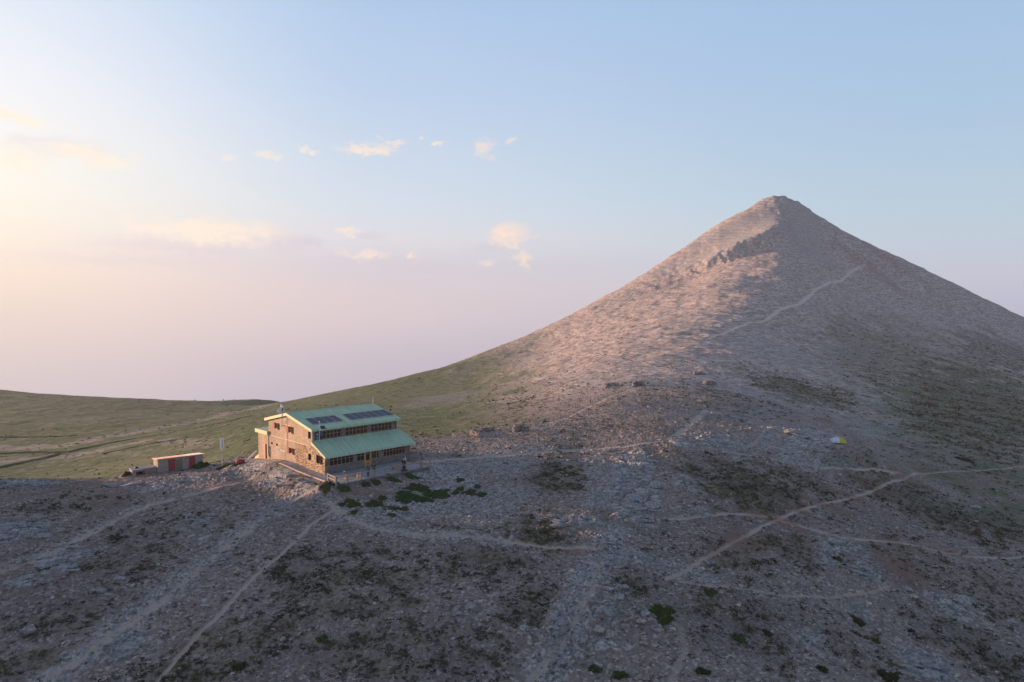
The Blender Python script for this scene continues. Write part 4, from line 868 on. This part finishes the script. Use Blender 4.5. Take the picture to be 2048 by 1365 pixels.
# ------------------------------------------------------------------ dry stone windbreaks and cairns
def pile(name,pts,label,cat,h,wd,sz,m,group=None,seed=1,taper=False):
    h*=1.3 if name=='windbreak_wall' else 1.0
    r=np.random.default_rng(seed); V=[];F=[];n=0; B=[rock_shape(400+k,I0[0],.2) for k in range(6)]
    pts=[np.array(p,float) for p in pts]; L=sum(np.hypot(*(b-a)) for a,b in zip(pts[:-1],pts[1:])) 
    for a,b in zip(pts[:-1],pts[1:]):
        l=np.hypot(*(b-a)); e=(b-a)/max(l,1e-6); nn=np.array([-e[1],e[0]]); k=int(l/sz*h/sz*3.0*wd/sz)+6
        for _ in range(k):
            q=r.uniform(); zz=r.uniform(0,1)**1.2; ww=wd*(1-.6*zz)*r.uniform(-.5,.5); c=a+(b-a)*q+nn*ww
            s=sz*r.uniform(.35,.75)*np.array([1,r.uniform(.6,1),r.uniform(.4,.8)]); th=r.uniform(0,6.28); P=B[r.integers(6)]*s; P=np.stack([P[:,0]*math.cos(th)-P[:,1]*math.sin(th),P[:,0]*math.sin(th)+P[:,1]*math.cos(th),P[:,2]],1)
            P+=np.array([c[0],c[1],gz(*c)+zz*h*r.uniform(.8,1)]); V.append(P);F.append(I0[1]+n);n+=len(P)
    V=np.concatenate(V); c=V.mean(0); c[2]=V[:,2].min(); o=mesh_np(name,V-c,np.concatenate(F),m); o.location=tuple(c); return tag(o,label,cat,group)
def arc(u,v,R,a0,a1,n=7,sy=1):
    p=ground(u,v); return [(p[0]+R*math.cos(math.radians(a)),p[1]+sy*R*math.sin(math.radians(a))) for a in np.linspace(a0,a1,n)]
WG='stone windbreak rings on the saddle'
pile('windbreak_wall',arc(972,868,2.6,250,60,9,1.6),'open horseshoe of low stone walls right of the hut, the widest windbreak','windbreak',.75,.8,.38,m_rk2,WG,3)
pile('windbreak_wall',arc(1043,863,1.3,200,20,6,1.3),'compact stone windbreak uphill right of the horseshoe shaped one','windbreak',1.0,.8,.4,m_rk2,WG,4)
pile('windbreak_wall',arc(1228,774,2.9,215,20,7,1.0),'left one of the adjoining pair of windbreaks farther up the saddle','windbreak',.8,1.0,.5,m_rk2,WG,5)
pile('windbreak_wall',arc(1279,773,1.7,200,10,6,1.0),'right darker one of the adjoining pair of windbreaks farther up the saddle','windbreak',1.2,1.0,.5,m_rk,WG,6)
pile('windbreak_wall',arc(1402,751,2.4,200,40,6,1.0),'farthest windbreak, nearest to the start of the summit trail','windbreak',.9,1.0,.5,m_rk2,WG,7)
pile('windbreak_wall',arc(1422,772,2.1,210,20,6,1.0),'windbreak with a bright sunlit corner just below the farthest one','windbreak',1.1,1.0,.5,m_rk2,WG,8)
p=ground(1076,887); pile('stone_cairn',[(p[0]-.1,p[1]),(p[0]+.1,p[1])],'small cairn standing alone beside the path right of the hut','cairn',.9,.25,.34,m_rk2,None,9)
def far_cairn(u,v,h,lb,k):
    c=[hit(u,vv) for vv in (v,v+1,v+2)][1]; p=c; pile('stone_cairn',[(p[0]-.3,p[1]),(p[0]+.3,p[1])],lb,'cairn',h,h*.6,h*.5,m_rk,None,k)
far_cairn(447,803,1.9,'tall cairn on the skyline of the grassy plateau',11); far_cairn(392,802,.7,'tiny cairn on the plateau skyline left of the tall one',12)
# ------------------------------------------------------------------ low shrubs
def leaves(n,rx,ry,rz,ls,r,low=.15):
    th=r.uniform(0,6.28,n); q=np.sqrt(r.uniform(0,1,n)); ph=r.uniform(0,1,n)
    q=q*(1+.10*r.normal(size=n)*q**3); edge=1+.22*np.sin(3*th+r.uniform(0,6))+.15*np.sin(5*th+r.uniform(0,6))+.1*np.sin(9*th)
    x=rx*q*np.cos(th)*edge; y=ry*q*np.sin(th)*edge; top=np.sqrt(np.clip(1-q*q,.02,1)); lump=.75+.35*np.sin(x*5/rx+1)*np.sin(y*4/ry+2)
    z=rz*top*lump*(low+(1-low)*ph**.4)
    c=np.stack([x,y,z],1); d=r.normal(size=(n,3)); d[:,2]=np.abs(d[:,2])+.3; d/=np.linalg.norm(d,axis=1)[:,None]
    e=np.cross(d,r.normal(size=(n,3))); e/=np.linalg.norm(e,axis=1)[:,None]; L=ls*r.uniform(.6,1.4,n)[:,None]
    V=np.stack([c-e*L*.45,c+e*L*.45,c+d*L],1).reshape(-1,3); return V,np.arange(3*n).reshape(-1,3)
def leafmat(nm,a,b): return mat(nm,a,.75,noise=.3,nscale=7,col2=b)
m_lf=leafmat('dark_juniper',(.03,.06,.014),(.13,.18,.045)); m_ly=leafmat('yellow_green_shrub',(.05,.06,.012),(.16,.16,.04)); m_lb=leafmat('bright_cushion',(.045,.065,.008),(.13,.155,.018)); m_lo=leafmat('olive_cushion',(.035,.038,.010),(.10,.10,.03))
def shrub(u,v,wpx,hpx,label,seed,m=m_lf,hz=.35,cat='shrub',group=None,z=None):
    p=ground(u,v); d=p[1]; rx=wpx/1365*d/2; R0=ground(u,v+hpx*.45); R1=ground(u,v-hpx*.45); ry=max(.3,min(rx*2.2,abs(R1[1]-R0[1])/2)); r=np.random.default_rng(seed)
    n=int(min(14000,max(700,2200*rx*ry*3.14))); V,F=leaves(n,rx,ry,hz,.10,r)
    xy=V[:,:2]+p[:2]; V[:,2]+=height(xy[:,0],xy[:,1],False)-p[2]
    o=mesh_np('mat_shrub',V,F,m); o.location=(p[0],p[1],float(p[2])-.03); return tag(o,label,cat,group)
SHG='low mat shrubs below the terrace'
SL=[(652,974,20,15,'yellow green rounded shrub at the left end of the terrace fence',m_ly,.7),(684,978,37,13,'long dark green shrub mound under the leftmost fence posts',m_lf,.5),(732,970,17,9,'small dark shrub below the middle of the terrace, left of its twin',m_lf,.4),(752,966,18,10,'dark shrub below the person in the grey top, right of its twin',m_lf,.45),
(786,960,28,10,'low dark shrub strip starting left under the two people standing together',m_lf,.35),(820,953,42,11,'longest dark shrub strip under the right end of the terrace',m_lf,.45),
(837,978,46,15,'highest part of the big shrub patch in the scree',m_lf,.45),(877,990,44,17,'rounded right lobe of the big shrub patch in the scree',m_lf,.5),(813,992,40,16,'left lobe of the big shrub patch in the scree',m_lf,.4),(846,1001,38,11,'lower fringe of the big shrub patch in the scree',m_lf,.4),(808,1004,30,9,'lowest left fringe of the big shrub patch in the scree',m_lf,.35),
(708,1011,28,10,'left lobe of the smaller shrub patch left of the big one',m_lf,.4),(750,1010,36,14,'right lobe of the smaller shrub patch left of the big one',m_lf,.45),(699,1003,20,6,'thin upper fringe of the smaller shrub patch',m_lf,.3),(764,998,14,9,'single shrub between the two shrub patches',m_ly,.4),
(784,1019,34,11,'loose pale green shrub below the big shrub patch',m_ly,.3),(809,1019,14,8,'small pale green shrub right of the loose one below the big patch',m_ly,.3),(784,1032,16,6,'lowest small shrub in the scree below the big patch',m_ly,.25),(708,1026,13,8,'small shrub under the smaller shrub patch',m_ly,.3),(684,1011,13,6,'tiny shrub at the left end of the smaller patch',m_lf,.3),
(919,962,15,7,'upper small shrub alone in the scree right of the terrace',m_lf,.35),(955,974,12,6,'small shrub farthest right in the scree',m_lf,.3),(921,979,14,8,'shrub at the top of the right hand shrub trail in the scree',m_lf,.35),(939,987,26,11,'widest shrub of the right hand shrub trail in the scree',m_lf,.4),(963,991,18,8,'last shrub at the right end of the shrub trail in the scree',m_lf,.35),(911,987,14,7,'left shrub of the right hand shrub trail in the scree',m_lf,.3)]
for i,(u,v,w,h,lb,m,hz) in enumerate(SL): shrub(u,v,w,h,lb,500+i,m,hz,group=SHG)
CG='cushion shrubs on the lower slope'
CL=[(1327,1229,42,40,'bright yellow green cushion shrub, the biggest on the lower slope',m_lb,.35),(1717,1244,22,18,'dark olive cushion shrub in the lower right slope',m_lo,.3),(1776,1355,36,22,'olive cushion shrub cut by the bottom edge at the right',m_lo,.35),(1477,1278,22,15,'dark round shrub in the lower slope right of the bright cushion',m_lf,.35),(1418,1187,16,14,'dark shrub beside the small round stone under the red trail',m_lf,.35),(1535,1268,16,12,'small olive shrub pair member left of the dark olive cushion',m_lo,.3),(1752,1283,14,12,'small yellowish shrub below the dark olive cushion',m_lb,.25),
(1931,922,20,8,'dark shrub on the slope above the right end of the trail',m_lo,.6),(1675,1120,18,9,'dark shrub right of the tall grey boulder',m_lf,.4),(480,1335,26,14,'dark shrub low down between the two left tracks',m_lo,.35),(1645,1340,20,12,'faint shrub near the bottom edge right of centre',m_lo,.3),(1190,1340,26,16,'left dark shrub near the bottom edge beside the gully path',m_lf,.3),(1240,1352,30,14,'right dark shrub near the bottom edge beside the gully path',m_lf,.3),(645,1280,22,14,'dark shrub in the lower left scree',m_lf,.3),(1405,1345,30,12,'low olive shrub at the bottom edge right of the gully path',m_lo,.3)]
for i,(u,v,w,h,lb,m,hz) in enumerate(CL): shrub(u,v,w,h,lb,600+i,m,hz,group=CG)
shrub(401,934,26,8,'dark bush against the right end of the shed',701,m_lf,.9); shrub(452,934,26,4,'yellow green grassy bush at the foot of the sign pole',702,m_ly,.45); shrub(474,930,18,4,'yellow green grassy bush between the sign pole and the red drum',703,m_ly,.4)
shrub(252,951,14,5,'dark bush left of the concrete block by the shed',704,m_lf,.6)
# ------------------------------------------------------------------ small things near the hut
p=ground(445,936); px,py=p[0],p[1]
s=empty('sign_pole',(px,py,gz(px,py)),math.radians(15),label='tall thin pole with a long white board standing between shed and hut',cat='sign')
MB().tube([(0,0,-.2),(0,0,4.5)],.045,8).build('pole',m_alu,s); MB().box((-.27,-.06,2.95),(.27,.06,4.62)).build('board',m_wht,s,bevel=.05); MB().box((.0,-.075,3.05),(.07,-.062,4.5)).build('panel_stripe',m_grm,s)
p=ground(482,928)
e=empty('metal_drum',(p[0],p[1],gz(p[0],p[1])+.33),HA-.3,label='red metal drum lying on its side with a dark open end',cat='drum')
mb=MB(); mb.tube([(-.65,0,0),(.45,0,0)],.34,18); mb.tube([(-.3,0,0),(-.24,0,0)],.36,18); mb.tube([(.1,0,0),(.16,0,0)],.36,18); mb.build('barrel',m_redm,e,True); mb=MB(); mb.tube([(.45,0,0),(.50,0,0)],.31,18); mb.build('open_end',m_dark,e)
V=rock_shape(55,ico(2)[0])*np.array([.35,.28,.17]); o=mesh_np('refuse_bag',V,ico(2)[1],m_blk,smooth=True); o.location=(bgx,bgy,SZ-.3+1.13+.12); tag(o,'crumpled black bag lying on the concrete block beside the shed','bag')
mb=MB(); mb.hexa([(0,0,-.5),(2.0,-.2,-.5),(2.0,1.2,-.5),(0,1.2,-.5),(.2,0.05,-.15),(2.0,0,.75),(2.0,1.1,.72),(.3,1.1,-.1)]); q=hut_xy(-.75,20.1)
o=mb.build('plaster_ramp',m_sand); o.location=(*hut_xy(.2,22.0),HZ-.75); o.rotation_euler=(0,0,HA-math.pi/2); tag(o,'pale yellow sloping slab against the far left corner of the hut','ramp')
for k,(u,v,an,L,lb) in enumerate([(503,917,40,2.2,'pale plank leaning beside the yellow slab by the hut'),(508,921,-12,2.6,'pale plank lying flat in front of the yellow slab by the hut')]):
    p=ground(u,v); o=MB().box((-L/2,-.08,-.02),(L/2,.08,.03)).build('wooden_plank',m_cable); o.location=(p[0],p[1],gz(p[0],p[1])+(.45 if k==0 else .08)); o.rotation_euler=(0,math.radians(-38 if k==0 else 2),math.radians(an)); tag(o,lb,'plank',None)
# tent
p=ground(1675,885); e=empty('dome_tent',(p[0],p[1],gz(p[0],p[1])-.05),math.radians(-25),label='pale blue and white dome tent with a yellow end on the scree slope',cat='tent')
def dome(x0,x1,w,h,off=0):
    V=[];F=[];n=14;k=14
    for i in range(n+1):
        t=i/n; x=x0+(x1-x0)*t; f=math.sin(math.pi*min(max(x+1.5,0)/3.0,1))**.55
        for j in range(k+1): a=math.pi*j/k; V.append((x,-w*f*math.cos(a)*(1+.05*math.cos(3*a)),max(.01,h*f)*math.sin(a)**.8+off))
    for i in range(n):
        for j in range(k): a=i*(k+1)+j; F.append((a,a+1,a+k+2,a+k+1))
    return MB().add(V,F)
dome(-1.5,.25,1.1,.95).build('flysheet',mat('pale_blue_nylon',(.42,.50,.62),.6,noise=.25,nscale=1.2,col2=(.70,.70,.80)),e,True)
dome(.25,1.5,1.1,.95).build('end_panel',mat('yellow_nylon',(.50,.46,.02),.6),e,True)
mb=MB()
for t0 in (-1,1): mb.tube([(-1.35*t0,-.9,0),(-.7*t0,-.6,.7),(0,0,.97),(.7*t0,.6,.7),(1.35*t0,.9,0)],.012,6)
mb.build('tent_pole',m_grm,e)
# ------------------------------------------------------------------ people
def skin(name,pts,edges,rad,m,par,sub=2):
    me=bpy.data.meshes.new(name); me.from_pydata(pts,edges,[]); o=bpy.data.objects.new(name,me); SC.collection.objects.link(o); o.parent=par; me.materials.append(m)
    md=o.modifiers.new('skin','SKIN'); md.use_smooth_shade=True
    for i,s in enumerate(me.skin_vertices[0].data): s.radius=(rad[i][0],rad[i][1]) if isinstance(rad[i],tuple) else (rad[i],rad[i]); s.use_root=(i==0)
    ss_=o.modifiers.new('sub','SUBSURF'); ss_.levels=sub; ss_.render_levels=sub; return o
m_skin=mat('skin',(.42,.24,.17),.6)
def person(lx,ly,face,label,top,bot,hair,lean=0.0,arms='down',hood=None,scarf=None,shorts=None,step=.0,h=1.74):
    e=empty('person',(*hut_xy(lx,ly),HZ+.002),HA+math.radians(face),label=label,cat='person'); k=h/1.74
    P=[];E=[];R=[]
    def add(p,r,c=None):
        P.append((p[0]*k,(p[1]-lean*max(0,p[2]-.9))*k,p[2]*k)); R.append(r if isinstance(r,tuple) else r*k)
        if c is not None: E.append((c,len(P)-1))
        return len(P)-1
    pel=add((0,0,.95),(.13,.10)); sp=add((0,0,1.12),(.12,.09),pel); ch=add((0,-.01,1.32),(.15,.10),sp); nk=add((0,0,1.47),.055,ch); n2=add((0,-.01,1.53),.055,nk); hd=add((0,-.02,1.62),(.075,.09),n2); tp=add((0,-.01,1.70),.065,hd); add((0,-.105,1.61),.016,hd)
    hands=[]; arm=[]
    for s_ in (-1,1):
        sh_=add((s_*.17,0,1.41),.062,ch)
        if arms=='down': el=(s_*.24,.02,1.14); wr=(s_*.25,-.06,.91)
        elif arms=='front': el=(s_*.25,-.02,1.16); wr=(s_*.10,-.22,1.08)
        else: el=(s_*.25,.04,1.15); wr=(s_*.16,-.08,.96)
        a=add(el,.043,sh_); b=add(wr,.028,a); d=np.array(wr)-np.array(el); d/=np.linalg.norm(d); c=add(tuple(np.array(wr)+d*.06),(.036,.020),b); arm.append((sh_,a,b))
        q=np.array([s_*.0,-1,0]) if arms=='down' else np.array([0,0,1.]); q=q-d*(q@d); q/=np.linalg.norm(q); nn=np.cross(d,q)
        for f,(of,ln) in enumerate(((-.030,.075),(-.010,.085),(.010,.080),(.030,.062))):
            j1=add(tuple(np.array(wr)+d*(.10)+q*of),.009,c); j2=add(tuple(np.array(wr)+d*(.10+ln*.5)+q*of+nn*.008*s_),.0085,j1); add(tuple(np.array(wr)+d*(.10+ln*.9)+q*of+nn*.028*s_),.007,j2)
        t1=add(tuple(np.array(wr)+d*.05-q*.045),.010,b); add(tuple(np.array(wr)+d*.085-q*.055+nn*.02*s_),.008,t1)
    legs=[]
    for s_ in (-1,1):
        hp=add((s_*.09,0,.88),.085,pel); kn=add((s_*.10,-.02-step*s_*.4,.49),.056,hp); an=add((s_*.105,.01-step*s_,.09),.038,kn); ft=add((s_*.11,-.12-step*s_,.035),(.035,.03),an); legs.append((hp,kn,an,ft))
    skin('body',P,E,R,m_skin,e)
    def sub(name,idx,ed,grow,m): 
        mp_={a:i for i,a in enumerate(idx)}; skin(name,[P[i] for i in idx],[(mp_[a],mp_[b]) for a,b in ed],[tuple(x+grow for x in (R[i] if isinstance(R[i],tuple) else (R[i],R[i]))) for i in idx],m,e)
    ids=[pel,sp,ch,nk]+[i for a in arm for i in a]; ed=[(pel,sp),(sp,ch),(ch,nk)]+[(ch,a[0]) for a in arm]+[(a[0],a[1]) for a in arm]+[(a[1],a[2]) for a in arm]
    sub('jacket',ids,ed,.022,top)
    ids=[pel]+[i for a in legs for i in a[:3]]; ed=[(pel,a[0]) for a in legs]+[(a[0],a[1]) for a in legs]+[(a[1],a[2]) for a in legs]; sub('trousers',ids,ed,.014,bot)
    if shorts:
        ids=[pel]+[i for a in legs for i in a[:2]]; ed=[(pel,a[0]) for a in legs]+[(a[0],a[1]) for a in legs]; sub('shorts',ids,ed,.026,shorts)
    for a in legs: sub('boot',[a[2],a[3]],[(a[2],a[3])],.018,m_blk)
    iv,if_=ico(2); hv=iv*np.array([.098,.112,.10]); keep=[f for f in if_ if (iv[f][:,2].mean()>.05 or iv[f][:,1].mean()>.35)]
    c0=np.array(P[hd]); o=mesh_np('hair',hv*k+c0+np.array([0,.008,.025]),np.array(keep),hair,e,True)
    for s_ in (-1,1): V=iv*.011; mesh_np('eye',V+c0+np.array([s_*.032,-.092,.012])*k,if_,m_blk,e,True)
    V=iv*np.array([.024,.008,.006]); mesh_np('mouth',V+c0+np.array([0,-.090,-.045])*k,if_,mat('lips',(.3,.10,.09),.6),e,True)
    if hood:
        V=iv*np.array([.17,.16,.19]); o=mesh_np('hood',V+c0+np.array([0,.07,-.02]),np.array([f for f in if_ if iv[f][:,1].mean()>-.45]),hood,e,True)
    if scarf:
        V=iv*np.array([.14,.12,.16]); mesh_np('scarf',V+np.array(P[nk])+np.array([0,-.03,-.06]),if_,scarf,e,True)
    return e
m_hd=mat('dark_hair',(.03,.018,.012),.7); m_nav=mat('navy_trousers',(.012,.016,.035),.8); m_grn=mat('green_jacket',(.012,.10,.075),.8,noise=.2); m_gr=mat('grey_top',(.07,.065,.075),.85,noise=.2); m_bk=mat('black_cloth',(.008,.012,.020),.85); m_or=mat('rust_cloth',(.18,.04,.025),.8); m_ylw=mat('yellow_green_cloth',(.42,.48,.10),.8); m_pb=mat('pale_blue_cloth',(.45,.56,.62),.8)
person(3.62,-4.75,15,'person in a dark green jacket and rust shorts in front of the hut door',m_grn,m_nav,m_hd,shorts=m_or,arms='down')
person(4.72,-4.45,-20,'person in a grey top and dark trousers standing right of the green jacket',m_gr,m_nav,m_hd,arms='pocket')
person(9.12,-5.0,-10,'person in black with a yellow green scarf at the right end of the terrace',m_bk,m_bk,m_hd,lean=.06,arms='pocket',scarf=m_ylw,step=.06)
person(9.62,-4.55,-60,'person in a pale blue hooded top behind the one in black',m_pb,m_bk,m_hd,lean=.12,arms='front',hood=m_pb,h=1.8)
# ------------------------------------------------------------------ scattered stones and tussocks
def scatter(n,r0,r1,dens,seed):
    r=np.random.default_rng(seed); s=r.uniform(-.78,.78,n); t=r.uniform(math.log(r0),math.log(r1),n); R=np.exp(t); x=R*np.sin(s); y=R*np.cos(s)
    b=base(x,y); dz,m=detail(x,y,b,False); k=dens(m,R,r,x,y,b); x=x[k];y=y[k]
    lx,ly=hut_l(x,y); ok=~((lx>-2.2)&(lx<14.4)&(ly>-6.1)&(ly<20.6)); dx=x-SO[0]; dy=y-SO[1]; a=dx*math.cos(SA)+dy*math.sin(SA); c=-dx*math.sin(SA)+dy*math.cos(SA); ok&=~((a>-3.9)&(a<7)&(c>-.3)&(c<3.5))
    x=x[ok];y=y[ok]; return x,y,height(x,y),{q:v[k][ok] for q,v in m.items()}
def stones(name,n0,ra,rb,dens,seed,shape,label,mean,sig):
    r=np.random.default_rng(seed+50); x,y,z,mm=scatter(n0,ra,rb,dens,seed); n=len(x); SV,SF=shape; print(name,n)
    B=np.stack([rock_shape(800+k,SV,.15)*(1+.0*k) for k in range(8)])[r.integers(8,size=n)]
    B=B*(1+r.normal(0,.16,B.shape)); Rr=np.hypot(x,y); sz=np.exp(r.normal(math.log(mean),sig,n))*(Rr/80)**.45; sz=np.clip(sz*(1+.25*mm['scr']),.03,.42*np.maximum(1,Rr/140))
    sc=np.stack([np.ones(n),r.uniform(.55,.95,n),r.uniform(.35,.8,n)],1)*sz[:,None]; P=B*sc[:,None,:]; th=r.uniform(0,6.28,n); tl=r.normal(0,.35,n)
    y1=P[...,1]*np.cos(tl)[:,None]-P[...,2]*np.sin(tl)[:,None]; z1=P[...,1]*np.sin(tl)[:,None]+P[...,2]*np.cos(tl)[:,None]
    P=np.stack([P[...,0]*np.cos(th)[:,None]-y1*np.sin(th)[:,None]+x[:,None],P[...,0]*np.sin(th)[:,None]+y1*np.cos(th)[:,None]+y[:,None],z1+(z+sz*.12)[:,None]],2)
    F=(SF[None]+(np.arange(n)*len(SV))[:,None,None]).reshape(-1,3)
    o=mesh_np(name,P.reshape(-1,3),F,m_sc); return tag(o,label,'stones',kind='stuff')
OCT=(np.array([(1,0,0),(0,1,0),(-1,0,0),(0,-1,0),(0,0,1),(0,0,-1.)]),np.array([(0,1,4),(1,2,4),(2,3,4),(3,0,4),(1,0,5),(2,1,5),(3,2,5),(0,3,5)]))
m_sc=mat('scree_stone',(.13,.108,.096),.92,noise=.3,nscale=2.6,col2=(.54,.47,.425))
sd=lambda m,R,r,x,y,b:r.uniform(size=len(R))<np.clip(.15+.6*m['scr']-.02*m['rock']-.08*m['veg']-.16*m['path']-.14*m['grs'],.004,1)*(1-.6*ss(R,150,420))
stones('scree',210000,42,720,sd,5,OCT,'loose small grey limestone stones strewn over the slope',.068,.5)
stones('scree',42000,42,400,sd,15,I0,'larger loose limestone stones among the scree',.15,.42)
def td(m,R,r,x,y,b):
    c=fbm(x/1.6,y/1.6,b/.55,3)*(1-m['far'])+fbm(x/9,y/9,b/2.2,3)*m['far']
    return r.uniform(size=len(R))<np.clip((.12+1.0*m['veg'])*ss(c,-.25,.35)-.9*m['path']-.75*m['rock']-.7*m['scr']-.6*m['mead']*(m['grs']>.6)-.4*m['red'],.015,1)*(1-.45*ss(R,200,500))
x,y,z,mm=scatter(330000,42,640,td,6)
n=len(x); print('tussocks',n); k=11; r=np.random.default_rng(8); Rr=np.hypot(x,y); rad_=np.clip(np.exp(r.normal(-2.0,.36,n)),.06,.34)*(Rr/75)**.6
c=r.normal(size=(n,k,3))*.55; c[...,2]=np.abs(c[...,2])*.40; c*=rad_[:,None,None]; d=r.normal(size=(n,k,3)); d[...,2]=np.abs(d[...,2])+.4; d/=np.linalg.norm(d,axis=2)[...,None]; e=np.cross(d,r.normal(size=(n,k,3))); e/=np.linalg.norm(e,axis=2)[...,None]; L=(rad_*.80)[:,None,None]*r.uniform(.6,1.3,(n,k,1))
o3=np.stack([x,y,z],1)[:,None,:]; P=np.stack([c-e*L*.45,c+e*L*.45,c+d*L*.8],2)+o3[:,:,None,:]
m_tu=mat('tussock_leaf',(.022,.023,.009),.8,noise=.3,nscale=.45,col2=(.13,.11,.042))
o=mesh_np('alpine_tussocks',P.reshape(-1,3),np.arange(n*k*3).reshape(-1,3),m_tu); tag(o,'dark olive alpine tussocks and dwarf scrub scattered over the slope','tussocks',kind='stuff')
# ------------------------------------------------------------------ haze

hz=MB().box((-900,-60,-620),(1150,1580,165)).build('haze'); hz['kind']='stuff'
m=bpy.data.materials.new('haze'); m.use_nodes=True; t=m.node_tree; t.nodes.clear(); pv=t.nodes.new('ShaderNodeVolumePrincipled'); pv.inputs['Color'].default_value=(.86,.85,.92,1); pv.inputs['Density'].default_value=HAZE; pv.inputs['Anisotropy'].default_value=.2
ou=t.nodes.new('ShaderNodeOutputMaterial'); t.links.new(pv.outputs[0],ou.inputs['Volume']); hz.data.materials.append(m)
